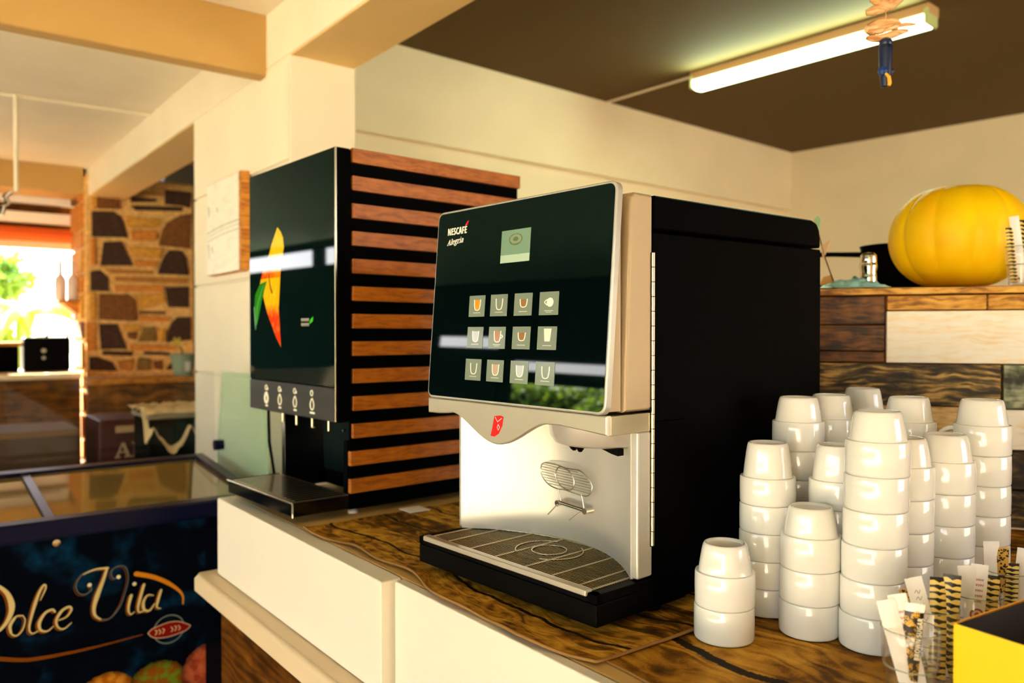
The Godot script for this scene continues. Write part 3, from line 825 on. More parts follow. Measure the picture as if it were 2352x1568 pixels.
# ------------------------------------------------------------------ juice dispenser
func juice_dispenser() -> void:
	var t := thing("juice_dispenser", "tall black juice dispenser with wooden slats on its side, left of the coffee machine", "drink dispenser", V(-1.562, TOP, -0.774), TURN)
	part("body", MB.new().span(V(-0.445, 0.205, -0.482), V(-0.013, 0.787, 0.0), 0.002), M.black, t)
	part("head", MB.new().span(V(-0.445, 0.203, -0.0), V(0.0, 0.788, 0.036), 0.003), M.black, t)
	part("side_panel", MB.new().span(V(-0.014, 0.012, -0.482), V(-0.0085, 0.787, 0.0), 0.001), M.black, t)
	part("rear_cabinet", MB.new().span(V(-0.345, 0.012, -0.48), V(-0.014, 0.206, -0.11), 0.002), M.black, t)
	part("cheek", MB.new().span(V(-0.345, 0.012, -0.12), V(-0.328, 0.206, 0.0), 0.001), M.black_gloss, t)
	part("cheek", MB.new().span(V(-0.03, 0.012, -0.12), V(-0.0125, 0.160, 0.004), 0.001), M.black, t)
	part("back_plate", MB.new().span(V(-0.328, 0.05, -0.112), V(-0.03, 0.205, -0.105), 0.001), mat(rgb(14, 26, 26), 0.2), t)
	for k in 13:
		var y := 0.048 + 0.0593 * k
		part("slat", MB.new().span(V(-0.012, y, -0.484), V(0.0, y + 0.031, 0.0025 if k < 2 else -0.004), 0.0008), M.slat[(k * 2 + 1) % 3], t)
	for p in [V(-0.03, 0, -0.02), V(-0.32, 0, -0.02), V(-0.03, 0, -0.45), V(-0.32, 0, -0.45)]:
		part("foot", MB.new().lathe([Vector2(0, 0), Vector2(0.012, 0), Vector2(0.012, 0.005), Vector2(0.006, 0.007), Vector2(0.006, 0.014)], 12), M.white_paper, t).position = p
	# front glass with the printed fruit
	var k := 1400.0
	var ink := Ink.new(620, 714, rgb(4, 14, 13))
	var px := func(a: Array) -> Array:
		var o := []
		for i in range(0, a.size(), 2): o.append(Vector2((a[i] + 0.4435) * k, (0.787 - a[i + 1]) * k))
		return o
	var petal: Array = px.call([-0.281, 0.645, -0.262, 0.632, -0.251, 0.618, -0.246, 0.595, -0.254, 0.57, -0.264, 0.543, -0.267, 0.517, -0.275, 0.452, -0.263, 0.358, -0.289, 0.38, -0.341, 0.442, -0.363, 0.482, -0.346, 0.518, -0.382, 0.513, -0.368, 0.54, -0.34, 0.566, -0.313, 0.607])
	var pp := PackedVector2Array(petal)
	var nz := noise(51, 0.03, 3)
	for y in range(190, 615):
		for x in range(70, 300):
			if Geometry2D.is_point_in_polygon(Vector2(x, y), pp):
				var yy := 0.787 - y / k
				var c: Color
				if yy > 0.525: c = rgb(250, 200, 10).lerp(rgb(250, 60, 4), clampf((0.60 - yy) / 0.075 + (120 - x) * 0.004, 0, 1))
				else: c = rgb(255, 190, 6).lerp(rgb(244, 62, 16), clampf((0.462 - yy) / 0.03, 0, 1))
				ink.im.set_pixel(x, y, c.lerp(rgb(255, 232, 90), clampf(nz.get_noise_2d(x * 2.0, y * 0.7) * 0.9, 0, 0.5)))
	var lf: Array = px.call([-0.341, 0.519, -0.382, 0.513, -0.411, 0.488, -0.417, 0.455, -0.409, 0.401, -0.391, 0.427, -0.369, 0.475])
	ink.poly(lf, rgb(40, 132, 24))
	ink.stroke(px.call([-0.402, 0.415, -0.397, 0.46, -0.36, 0.51]), 5, 3, rgb(120, 190, 110))
	ink.stroke(px.call([-0.417, 0.455, -0.409, 0.401]), 6, 5, rgb(150, 200, 170))
	ink.stroke(px.call([-0.331, 0.533, -0.322, 0.505, -0.313, 0.49]), 6, 9, rgb(70, 30, 0))
	for r in 2:
		for q in 4:
			var cx := 407.0 + q * 14
			var cy := 512.0 + r * 15
			ink.stroke([Vector2(cx - 4, cy + 3), Vector2(cx - 4, cy - 3), Vector2(cx + 3, cy - 3), Vector2(cx + 3, cy + 4)], 2.6, 2.6, rgb(240, 236, 220))
	ink.poly(px.call([-0.117, 0.411, -0.113, 0.421, -0.098, 0.429, -0.1, 0.418]), rgb(60, 190, 30))
	var gm: StandardMaterial3D = M.glass_black.duplicate()
	gm.albedo_color = Color.WHITE
	gm.albedo_texture = ink.tex()
	var g := MB.new().span(V(-0.4435, 0.279, 0.034), V(-0.002, 0.787, 0.0385), 0.001)
	var z := Vector3.BACK
	var gl := part("front_glass", g, M.glass_black, t)
	part("glass_print", printed(V(-0.4425, 0.28, 0.0388), V(-0.003, 0.786, 0.0388)), gm, gl)
	part("edge_strip", MB.new().span(V(-0.002, 0.205, 0.0345), V(0.001, 0.787, 0.0395), 0.0008), M.steel, t)
	var cp := part("control_panel", MB.new().span(V(-0.4435, 0.2045, 0.03), V(-0.002, 0.2765, 0.0392), 0.001), mat(rgb(18, 20, 17), 0.3), t)
	var wm := mat(rgb(250, 246, 222), 0.5)
	for i in 4:
		var cx: float = [-0.343, -0.269, -0.189, -0.1045][i]
		var m := MB.new()
		var drop := []
		for q in 24:
			var an := TAU * q / 24
			var w := 0.0085 * (1.0 - 0.45 * maxf(0, sin(an)))
			drop.append(V(cx + cos(an) * w, 0.236 + sin(an) * 0.0125, 0.0395))
		m.tube(drop, 0.0016 if i != 0 else 0.003, 5, true)
		var sm2 := []
		for q in 16: sm2.append(V(cx - 0.002 + cos(TAU * q / 16) * 0.0055, 0.2605 + sin(TAU * q / 16) * 0.006, 0.0395))
		m.tube(sm2, 0.0012, 5, true)
		if i < 3: m.lathe_at(V(cx + 0.006, 0.258, 0.0393), 0.0035)
		part("drink_symbol", m, wm, cp)
		var q2 := MB.new()
		var wl: float = [0.014, 0.013, 0.015, 0.023][i]
		q2.span(V(cx - wl / 2, 0.2145, 0.039), V(cx + wl / 2, 0.219, 0.0396), 0.0002)
		part("drink_caption", q2, wm, cp)
		var nx: float = [-0.312, -0.238, -0.158, -0.08][i]
		var nm := MB.new().tube([V(nx, 0.205, 0.012), V(nx, 0.177, 0.012)], 0.0032, 8)
		if i % 2 == 0: nm.tube([V(nx, 0.1785, 0.012), V(nx + 0.014, 0.1785, 0.014)], 0.0024, 8)
		part("nozzle", nm, M.steel, t)
	part("latch_screw", MB.new().tube([V(0.0, 0.186, 0.02), V(0.005, 0.186, 0.02)], 0.004, 10), M.steel, t)
	# drip tray
	var tr := part("drip_tray", MB.new().span(V(-0.345, 0.016, 0.004), V(-0.002, 0.044, 0.135), 0.002), M.black_gloss, t)
	part("tray_trim", MB.new().tube([V(-0.346, 0.0455, 0.006), V(-0.346, 0.0455, 0.136), V(0.0, 0.0455, 0.136), V(0.0, 0.016, 0.136)], 0.0022, 6), M.steel, tr)
	part("tray_plate", MB.new().span(V(-0.338, 0.043, 0.004), V(-0.008, 0.0462, 0.130), 0.0005), mat(rgb(150, 140, 120), 0.35, 0.9), tr)
	for q in 17:
		part("tray_slot", MB.new().span(V(-0.325 + q * 0.0188, 0.0458, 0.012), V(-0.3165 + q * 0.0188, 0.0467, 0.122), 0.0002), M.black_gloss, tr)
	part("hose", MB.new().tube([V(-0.40, 0.21, 0.01), V(-0.395, 0.12, 0.01), V(-0.385, 0.03, 0.0), V(-0.37, 0.012, -0.03)], 0.004, 8), M.black_plastic, t)

func printed(a: Vector3, b: Vector3) -> MB:      # an upright printed sheet that faces +z
	var m := MB.new()
	var f := Vector3.BACK
	m.quad(V(a.x, a.y, a.z), V(b.x, a.y, a.z), V(b.x, b.y, a.z), V(a.x, b.y, a.z), [f, f, f, f], [Vector2(0, 1), Vector2(1, 1), Vector2(1, 0), Vector2(0, 0)])
	return m

# ------------------------------------------------------------------ cups
func cup_mesh(band: float, tap: float) -> Array:      # an upturned cup, rim down: [body, handle]
	var h := band + tap
	var b := MB.new().lathe([Vector2(0.0352, 0.0015), Vector2(0.0362, 0.0), Vector2(0.0374, 0.0008), Vector2(0.038, 0.003), Vector2(0.0382, band * 0.55), Vector2(0.0379, band - 0.002), Vector2(0.0372, band - 0.0004), Vector2(0.0340, band), Vector2(0.0332, band + 0.002), Vector2(0.0318, band + tap * 0.35), Vector2(0.0296, band + tap * 0.7), Vector2(0.0282, band + tap * 0.88), Vector2(0.0272, h - 0.002), Vector2(0.026, h - 0.0002), Vector2(0.0246, h), Vector2(0.0232, h - 0.0008), Vector2(0.0222, h - 0.0035), Vector2(0.018, h - 0.0042), Vector2(0, h - 0.0045)], 48, 50)
	b.lathe([Vector2(0, h - 0.008), Vector2(0.022, h - 0.009), Vector2(0.028, band + tap * 0.6), Vector2(0.0338, band - 0.004), Vector2(0.0352, 0.0015)], 48, 50)
	var hd := []
	for k in 11:
		var a := -PI / 2 + PI * k / 10
		hd.append(V(0.0368 + 0.019 * cos(a), band * 0.5 + 0.0145 * sin(a), 0))
	return [b.done(), MB.new().tube(hd, 0.0034, 8).done()]

func cups() -> void:
	var A := cup_mesh(0.043, 0.036)
	var B := cup_mesh(0.038, 0.047)
	var protos := []
	for q in [A, B]:
		var c := Node3D.new()
		part("body", q[0], M.cup, c)
		part("handle", q[1], M.cup, c)
		protos.append(c)
	# x, z of the foot, sideways lean over the height, cups, kind, turn of the handle, what singles the stack out
	var stacks := [
		[-0.641, -0.842, 0.006, 2, 0, 127, "two-cup stack in front"],
		[-0.668, -0.972, 0.003, 5, 1, 124, "five-cup stack beside the coffee machine"],
		[-0.584, -0.945, 0.005, 3, 0, 54, "three-cup stack"],
		[-0.511, -0.966, 0.008, 6, 0, 118, "tall leaning front stack"],
		[-0.594, -1.027, 0.003, 5, 1, 120, "stack half hidden by the three-cup stack"],
		[-0.692, -1.085, 0.002, 6, 0, 122, "tall stack along the machine's black side"],
		[-0.684, -1.166, 0.0, 6, 0, 122, "stack behind the one along the machine"],
		[-0.729, -1.345, 0.0, 6, 0, 122, "rearmost stack against the striped plank"],
		[-0.588, -1.214, 0.003, 6, 0, 118, "rear stack right of the rearmost"],
		[-0.524, -1.069, 0.003, 5, 0, 116, "half-hidden stack behind the leaning one"],
		[-0.507, -1.152, 0.003, 5, 0, 114, "five-cup stack second from the right"],
		[-0.500, -1.254, 0.002, 6, 0, 112, "rightmost tall stack with a handle showing"],
	]
	var ord := [["lower", "top"], ["bottom", "middle", "top"], [], ["bottom", "second lowest", "middle", "second highest", "top"], ["bottom", "second lowest", "third lowest", "third highest", "second highest", "top"]]
	for s in stacks:
		var q: Node3D = protos[s[4]]
		var band := 0.043 if s[4] == 0 else 0.038
		for k in s[3]:
			var c: Node3D = q.duplicate()
			c.name = numbered("coffee_cup")
			add_child(c)
			var f: float = k * band / 0.25
			c.position = V(s[0] + 0.612 * s[2] * f, TOP + 0.0035 + k * band, s[1] - 0.79 * s[2] * f)
			c.rotation_degrees = V(0, 212.0 if s[1] < -1.25 and s[1] > -1.26 and k == 5 else s[5], 0)
			tag(c, "white upturned cup, %s of the %s" % [ord[s[3] - 2][k], s[6]], "cup", "white cups stacked upside down")
	for p in protos: p.free()

# ------------------------------------------------------------------ sugar sticks, glasses, yellow box
func glass_mesh() -> MB:
	var m := MB.new().lathe([Vector2(0, 0.0), Vector2(0.0205, 0.0), Vector2(0.0222, 0.0015), Vector2(0.0228, 0.006), Vector2(0.0240, 0.044), Vector2(0.0243, 0.047), Vector2(0.0266, 0.0495), Vector2(0.0272, 0.052), Vector2(0.0284, 0.0865), Vector2(0.0281, 0.0875), Vector2(0.0274, 0.0877), Vector2(0.0268, 0.0868), Vector2(0.0256, 0.052), Vector2(0.0246, 0.0503), Vector2(0.0228, 0.047), Vector2(0.0212, 0.009), Vector2(0.02, 0.0075), Vector2(0, 0.007)], 40, 40)
	return m

func stick_texture(kind: String) -> ImageTexture:
	var k := Ink.new(128, 768, rgb(246, 240, 232))
	var rng := RandomNumberGenerator.new()
	rng.seed = 9 + kind.length()
	match kind:
		"white_print":
			for y in [120, 162, 205, 248, 292]:
				var x := 42.0
				while x < 92:
					var w := rng.randf_range(5, 11)
					k.stroke([Vector2(x, y - 7), Vector2(x + w * 0.5, y + 8), Vector2(x + w, y - 6)], 4, 4, rgb(176, 40, 28))
					x += w + 6
			k.ell(Vector2(68, 400), 52, 52, rgb(168, 36, 26)); k.ell(Vector2(68, 400), 38, 38, rgb(238, 214, 200)); k.ell(Vector2(66, 404), 18, 26, rgb(168, 36, 26))
		"grey_print":
			for y in [110, 160, 214, 268, 320]:
				k.stroke([Vector2(44, y), Vector2(60, y - 18), Vector2(70, y + 8), Vector2(88, y - 14)], 5, 5, rgb(150, 146, 150))
		"brown_sugar":
			k.poly(P2([0, 62, 128, 62, 128, 768, 0, 768]), rgb(30, 18, 8))
			for i in 90:
				var c := Vector2(rng.randf_range(0, 84 if i % 3 else 128), rng.randf_range(66, 760))
				var r := rng.randf_range(9, 19)
				var d := 1.0 if rng.randf() < 0.5 else -1.0
				var p := []
				var a0 := rng.randf() * TAU
				for q in 14: p.append(c + Vector2(cos(a0 + d * q * 0.55), sin(a0 + d * q * 0.55)) * r * (1.0 - q / 16.0))
				k.stroke(p, 6, 4, rgb(232, 172, 42))
			k.poly(P2([82, 110, 96, 92, 116, 96, 122, 120, 122, 400, 82, 400]), rgb(20, 12, 5))
		"leopard":
			k.poly(P2([0, 0, 128, 0, 128, 768, 0, 768]), rgb(206, 156, 60))
			for i in 150: k.ell(Vector2(rng.randf() * 128, rng.randf() * 768), rng.randf_range(6, 13), rng.randf_range(6, 12), rgb(36, 20, 8))
		"striped":
			k.poly(P2([0, 0, 128, 0, 128, 768, 0, 768]), rgb(22, 16, 8))
			var y := 40.0
			while y < 760:
				var hh := rng.randf_range(30, 44)
				k.stroke([Vector2(-4, y + 4), Vector2(30, y), Vector2(56, y + 5)], hh * 0.9, hh * 0.5, rgb(240, 204, 104), hh)
				k.stroke([Vector2(68, y + 9), Vector2(96, y + 6), Vector2(132, y + 9)], hh * 0.5, hh * 0.9, rgb(240, 204, 104), hh)
				y += hh + 14
	return k.tex()

func sugar_and_box() -> void:
	var gm := glass_mesh().done()
	var hoop := func(r: float, y: float, w: float) -> ArrayMesh:
		var p := []
		for k in 40: p.append(V(cos(TAU * k / 40) * r, y, sin(TAU * k / 40) * r))
		return MB.new().tube(p, w, 6, true).done()
	var rims := [hoop.call(0.0281, 0.0873, 0.0007), hoop.call(0.0257, 0.0492, 0.0009), MB.new().lathe([Vector2(0, 0.0005), Vector2(0.0196, 0.0005), Vector2(0.0208, 0.002), Vector2(0.021, 0.006), Vector2(0, 0.0066)], 32).done()]
	var tex := {}
	for k in ["white_print", "grey_print", "brown_sugar", "leopard", "striped"]:
		var m := mat(Color.WHITE, 0.4)
		m.albedo_texture = stick_texture(k)
		tex[k] = m
	tex["plain"] = mat(rgb(246, 238, 230), 0.45)
	var gl := [[V(-0.396, TOP + 0.003, -0.828), "small clear glass of sugar sticks nearest the yellow box's front corner"], [V(-0.413, TOP + 0.003, -0.911), "clear glass of striped sugar sticks, second from the front"], [V(-0.402, TOP + 0.003, -0.999), "clear glass of printed white sugar sticks, third from the front"], [V(-0.418, TOP + 0.003, -1.128), "clear glass of sugar sticks at the back beside the rightmost cups"], [V(-0.672, 1.438, -1.874), "clear glass of striped sticks on the plank bar right of the pumpkin"]]
	for g in gl:
		var o := thing("sugar_glass", g[1], "glass", g[0], 0, "small clear sugar glasses")
		part("body", gm, M.sugar_glass, o)
		part("rim", rims[0], M.glass_edge, o)
		part("step", rims[1], M.glass_edge, o)
		part("base", rims[2], M.glass_base, o)
	# top end, lower end, kind, turn of the face, label
	var st := [
		[V(-0.411, 1.070, -0.805), V(-0.390, 0.962, -0.826), "plain", 40, "plain white sugar stick leaning at the left in the front glass"],
		[V(-0.404, 1.076, -0.814), V(-0.388, 0.962, -0.836), "white_print", 40, "white sugar stick with red print and round red badge in the front glass"],
		[V(-0.3895, 1.068, -0.824), V(-0.397, 0.962, -0.820), "brown_sugar", 38, "black and gold swirl sugar stick with a white end, in the front glass"],
		[V(-0.425, 1.073, -0.893), V(-0.404, 0.962, -0.914), "grey_print", 42, "white sugar stick with grey lettering leaning left in the second glass"],
		[V(-0.431, 1.060, -0.892), V(-0.411, 0.962, -0.918), "leopard", 52, "gold and black stick mostly hidden behind the grey-lettered white stick"],
		[V(-0.408, 1.073, -0.917), V(-0.405, 0.962, -0.907), "striped", 46, "left one of the two zebra-striped gold sticks in the second glass"],
		[V(-0.397, 1.077, -0.925), V(-0.401, 0.962, -0.921), "striped", 30, "right one of the two zebra-striped gold sticks in the second glass"],
		[V(-0.398, 1.075, -0.999), V(-0.403, 0.962, -0.992), "white_print", 38, "white sugar stick with red lettering standing in the third glass"],
		[V(-0.409, 1.073, -0.988), V(-0.402, 0.962, -1.004), "plain", 30, "plain white stick end left behind the red-lettered one, third glass"],
		[V(-0.390, 1.062, -1.010), V(-0.395, 0.962, -1.004), "striped", 36, "short striped stick at the right in the third glass"],
		[V(-0.421, 1.070, -1.119), V(-0.423, 0.962, -1.121), "leopard", 38, "leopard-spotted sugar stick in the rear glass"],
		[V(-0.430, 1.077, -1.112), V(-0.426, 0.962, -1.117), "plain", 38, "tall plain white stick at the left in the rear glass"],
		[V(-0.401, 1.069, -1.142), V(-0.409, 0.962, -1.135), "plain", 38, "plain white stick at the right in the rear glass"],
		[V(-0.412, 1.050, -1.128), V(-0.414, 0.962, -1.127), "striped", 44, "striped stick low in the middle of the rear glass"],
		[V(-0.683, 1.590, -1.868), V(-0.668, 1.450, -1.876), "plain", 38, "white stick leaning left in the glass beside the pumpkin"],
		[V(-0.670, 1.582, -1.884), V(-0.672, 1.450, -1.873), "striped", 38, "tall striped stick in the glass beside the pumpkin"],
		[V(-0.688, 1.566, -1.862), V(-0.679, 1.450, -1.867), "striped", 48, "striped stick against the pumpkin in the glass on the plank bar"],
	]
	var q := MB.new().sheet(func(u, v): return V((u - 0.5) * 0.0185, (v - 1.0) * 0.118, 0.0022 * sin(PI * u) * smoothstep(0.0, 0.1, v) * smoothstep(1.0, 0.9, v)), 6, 16)
	q.sheet(func(u, v): return V((0.5 - u) * 0.0185, (v - 1.0) * 0.118, -0.0022 * sin(PI * u) * smoothstep(0.0, 0.1, v) * smoothstep(1.0, 0.9, v)), 6, 16)
	for k in q.t.size(): q.t[k] = Vector2(q.t[k].x, 1.0 - q.t[k].y)
	var sm := q.done()
	for s in st:
		var o := single("sugar_stick", sm, tex[s[2]], s[4], "sugar stick", "sugar sticks in glasses")
		var up: Vector3 = (s[0] - s[1]).normalized()
		var face := V(sin(deg_to_rad(s[3])), 0, cos(deg_to_rad(s[3])))
		face = (face - up * face.dot(up)).normalized()
		o.transform = Transform3D(Basis(up.cross(face), up, face), s[0])
		o.scale = V(1, (s[0] - s[1]).length() / 0.118, 1)
		if s[2] == "brown_sugar":
			var l := part("lettering", letters("BROWN SUGAR", 0.0068, 0.0003, ["Droid Sans"], true), mat(rgb(250, 236, 200), 0.5), o)
			l.transform = Transform3D(Basis(V(0, 0, 1).cross(V(0, 1, 0)) * 0.0 + V(0, 1, 0), V(-1, 0, 0), V(0, 0, 1)), V(0.0058, -0.040, 0.0021))
	# open yellow carton
	var b := thing("carton", "open bright yellow card box with a torn rim in the bottom right corner", "box", V(-0.349, TOP + 0.003, -0.817), -7.2)
	var w := 0.24
	var dp := 0.25
	var h := 0.108
	part("front_wall", MB.new().span(V(0, 0, -0.0012), V(w, h, 0)), M.yellow_card, b)
	part("side_wall", MB.new().span(V(0, 0, -dp), V(0.0012, h, -0.0012)), M.yellow_card, b)
	part("side_wall", MB.new().span(V(w - 0.0012, 0, -dp), V(w, h, -0.0012)), M.yellow_card, b)
	part("back_wall", MB.new().span(V(0, 0, -dp), V(w, h, -dp + 0.0012)), M.yellow_card, b)
	part("bottom", MB.new().span(V(0, 0, -dp), V(w, 0.0012, 0)), M.yellow_card, b)
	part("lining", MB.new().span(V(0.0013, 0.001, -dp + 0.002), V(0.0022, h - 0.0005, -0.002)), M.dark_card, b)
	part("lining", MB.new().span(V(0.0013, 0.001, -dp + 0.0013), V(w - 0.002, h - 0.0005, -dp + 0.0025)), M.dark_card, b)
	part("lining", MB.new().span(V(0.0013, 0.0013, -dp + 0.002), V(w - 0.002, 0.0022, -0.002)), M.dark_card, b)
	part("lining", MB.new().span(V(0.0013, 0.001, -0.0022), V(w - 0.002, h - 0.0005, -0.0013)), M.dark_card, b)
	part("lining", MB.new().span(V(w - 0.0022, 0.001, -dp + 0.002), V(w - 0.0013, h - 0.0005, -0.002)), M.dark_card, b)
	var torn := [Vector2(0, 0), Vector2(-0.012, 0.012)]
	torn = [Vector2(0.0, -0.001), Vector2(dp, -0.001)]
	var edge := [0.006, 0.0105, 0.009, 0.013, 0.010, 0.0085, 0.012, 0.0095, 0.007, 0.0075, 0.003]
	for k in edge.size(): torn.append(Vector2(dp - dp * k / 10.0, edge[k]))
	var fl := MB.new()
	fl.xf = Transform3D(Basis(V(0, 0, -1), V(0.75, 0.66, 0), V(0.66, -0.75, 0)), V(0.0, h - 0.0004, 0))
	part("torn_flap", fl.prism(torn, 0, 0.001), M.orange_card, b)
	var mk := part("printed_mark", MB.new().prism([Vector2(0.098, 0.048), Vector2(0.125, 0.043), Vector2(0.13, 0.052), Vector2(0.104, 0.058)], 0.0001, 0.0006), mat(rgb(20, 120, 60), 0.4), b)
	part("mark_border", MB.new().prism([Vector2(0.096, 0.0465), Vector2(0.127, 0.0405), Vector2(0.133, 0.0525), Vector2(0.103, 0.060)], 0.00005, 0.0004), M.white_paper, mk)

# ------------------------------------------------------------------ plank-clad bar with the pumpkin
func plank_bar() -> void:
	var t := thing("plank_bar", "raised bar clad in mixed reclaimed planks behind the cups", "bar counter", V(-0.794, 0, -1.669), 32.8)
	var dark := wood_tex(512, 128, rgb(38, 18, 2), rgb(92, 52, 10), rgb(134, 84, 24), 61, 0.9, 0.5)
	var gold := wood_tex(512, 128, rgb(130, 76, 10), rgb(210, 150, 48), rgb(236, 184, 88), 63, 0.9, 0.35)
	var pale := wood_tex(512, 128, rgb(246, 218, 172), rgb(254, 246, 228), rgb(255, 253, 246), 65, 0.6, 0.2)
	var grey := wood_tex(512, 128, rgb(34, 24, 6), rgb(96, 76, 36), rgb(196, 156, 84), 67, 1.3, 0.3)
	var moss := wood_tex(512, 128, rgb(40, 40, 24), rgb(110, 116, 88), rgb(170, 172, 140), 69, 0.5, 1.0)
	var deep := wood_tex(512, 128, rgb(14, 9, 2), rgb(44, 32, 12), rgb(92, 72, 34), 71, 0.9, 0.6)
	var tan := wood_tex(512, 128, rgb(160, 120, 60), rgb(214, 178, 116), rgb(236, 206, 150), 73, 0.8, 0.3)
	part("carcass", MB.new().span(V(-0.45, TOP + 0.004, -0.6), V(1.0, 1.422, -0.013)), M.brown_wood, t)
	var rows := [
		[-0.45, -0.055, 1.362, 1.4215, dark, 0.010], [-0.45, -0.055, 1.306, 1.3605, dark, 0.011], [-0.45, -0.055, 1.282, 1.3045, dark, 0.008],
		[-0.052, 0.131, 1.391, 1.4215, gold, 0.012], [0.133, 1.0, 1.391, 1.4215, gold, 0.0115],
		[-0.053, 1.0, 1.2815, 1.3895, pale, 0.0125],
		[-0.45, 0.158, 1.194, 1.280, grey, 0.0105], [0.161, 1.0, 1.192, 1.280, moss, 0.012],
		[-0.45, 0.148, 1.112, 1.192, tan, 0.0095], [0.151, 1.0, 1.110, 1.190, pale, 0.0125],
		[-0.45, 0.172, 1.030, 1.108, dark, 0.009], [0.176, 1.0, 1.031, 1.107, deep, 0.012],
		[-0.45, 0.1, TOP + 0.004, 1.028, deep, 0.010], [0.103, 1.0, TOP + 0.004, 1.028, grey, 0.0115]]
	var i := 0
	for r in rows:
		i += 1
		part("plank", MB.new().span(V(r[0], r[2], -0.013), V(r[1], r[3], r[5] - 0.012), 0.0022), tri_mat(r[4], V(1.7, 5.5, 1.7), 0.6, V(0.23 * i, 0.17 * i, 0), 0.12), t)
	part("shelf_top", MB.new().span(V(-0.46, 1.4235, -0.62), V(1.0, 1.438, 0.012), 0.002), tri_mat(gold, V(1.7, 4, 4), 0.55), t)
	var B := Basis(Vector3.UP, deg_to_rad(32.8))
	var on := func(s: float, z: float) -> Vector3: return V(-0.794, 1.438, -1.669) + B * V(s, 0, z)
	# pumpkin
	var pk := thing("pumpkin", "big ribbed orange-yellow pumpkin on the plank bar", "pumpkin", V(-0.838, 1.436, -1.972), 20)
	var nz := noise(81, 2.0, 3)
	var flesh := mat(Color.WHITE, 0.5, 0.0, 0.35)
	flesh.albedo_texture = noise_tex(83, 0.012, rgb(255, 190, 0), rgb(255, 222, 0))
	flesh.uv1_triplanar = true; flesh.uv1_scale = V(2.2, 2.2, 2.2)
	var body := func(u: float, v: float) -> Vector3:
		var a := u * TAU
		var b := (v - 0.5) * PI
		var rib := pow(absf(cos(a * 6.0 + 0.3 * sin(a * 2.0))), 0.35) - 0.9
		var cb := cos(b)
		var r := 0.148 * (1.0 + 0.075 * rib * smoothstep(0.0, 0.5, cb)) * (1.0 + 0.012 * nz.get_noise_2d(cos(a), sin(a)))
		var rad := r * pow(cb, 0.86)
		var y := 0.127 + 0.124 * sin(b) - (0.018 * exp(-pow(rad / 0.04, 2.0)) * signf(b)) * (1.0 if absf(b) > 1.0 else 0.0)
		return V(cos(a) * rad, y + 0.004, sin(a) * rad)
	part("body", MB.new().sheet(body, 144, 40), flesh, pk)
	part("stem", MB.new().tube([V(0, 0.222, 0), V(0.002, 0.236, 0.001), V(0.006, 0.243, 0.003)], [0.014, 0.009, 0.008], 8), mat(rgb(150, 110, 40), 0.8), pk)
	# shaker
	var sk := thing("shaker", "small chrome and glass salt shaker on the plank bar, left of the pumpkin", "shaker", on.call(-0.083, -0.062) , 0)
	part("jar", MB.new().lathe([Vector2(0, 0.001), Vector2(0.017, 0.001), Vector2(0.0188, 0.004), Vector2(0.0178, 0.03), Vector2(0.0165, 0.038), Vector2(0.0185, 0.047), Vector2(0.0185, 0.054), Vector2(0.0172, 0.058), Vector2(0, 0.058)], 10), M.chrome, sk)
	part("cap", MB.new().lathe([Vector2(0, 0.058), Vector2(0.0172, 0.058), Vector2(0.0176, 0.062), Vector2(0.0165, 0.074), Vector2(0.012, 0.079), Vector2(0, 0.081)], 20), M.chrome, sk)
	# saucepan
	var pn := thing("saucepan", "black saucepan with a long handle behind the pumpkin", "pan", V(-1.040, 1.438, -2.085))
	part("bowl", MB.new().lathe([Vector2(0, 0.001), Vector2(0.062, 0.001), Vector2(0.078, 0.016), Vector2(0.086, 0.055), Vector2(0.087, 0.128), Vector2(0.09, 0.134), Vector2(0.085, 0.134), Vector2(0.082, 0.11), Vector2(0.074, 0.02), Vector2(0.0, 0.006)], 40), M.black, pn)
	part("handle", MB.new().tube([V(-0.060, 0.112, 0.058), V(-0.11, 0.113, 0.12), V(-0.19, 0.110, 0.215)], [0.0075, 0.0065, 0.008], 10), M.black_plastic, pn)
	# crumpled pale blue bag
	var bn := noise(91, 5.0, 2)
	var bagm := mat(rgb(150, 200, 196), 0.4)
	var bag := single("plastic_bag", MB.new().sheet(func(u, v): return on.call(lerpf(-0.185, -0.045, u), lerpf(0.008, -0.05, v)) + V(0, 0.002 + 0.024 * sin(PI * u) * sin(PI * clampf(v, 0, 1)) * (0.7 + 0.9 * bn.get_noise_2d(u, v)) + 0.005 * bn.get_noise_2d(u * 3.0, v * 2.0) * sin(PI * u) * sin(PI * v), 0), 28, 14, 0.0008), bagm, "crumpled pale blue plastic bag at the plank bar's front edge", "bag")
	# small boat ornament
	var bo := thing("boat_ornament", "little driftwood boat ornament with pale sails behind the machine's back corner", "ornament", on.call(-0.165, -0.06), 0)
	part("hull", MB.new().span(V(-0.03, 0, -0.008), V(0.024, 0.009, 0.008), 0.003), M.black_plastic, bo)
	part("mast", MB.new().tube([V(0.018, 0.006, 0), V(-0.006, 0.07, 0), V(-0.027, 0.14, 0)], 0.0014, 6), M.brown_wood, bo)
	part("sail", MB.new().prism([Vector2(-0.012, 0.066), Vector2(0.008, 0.114), Vector2(-0.016, 0.1)], -0.001, 0.001, 0.0003), mat(rgb(236, 196, 150), 0.7), bo)
	part("sail", MB.new().prism([Vector2(-0.024, 0.008), Vector2(0.012, 0.008), Vector2(0.008, 0.034), Vector2(-0.012, 0.03)], -0.003, -0.001, 0.0003), mat(rgb(226, 176, 110), 0.7), bo)
	part("pennant", MB.new().prism([Vector2(-0.036, 0.118), Vector2(-0.024, 0.12), Vector2(-0.017, 0.158), Vector2(-0.025, 0.168), Vector2(-0.035, 0.16)], -0.003, 0.001, 0.0004), mat(rgb(176, 206, 160), 0.5), bo)

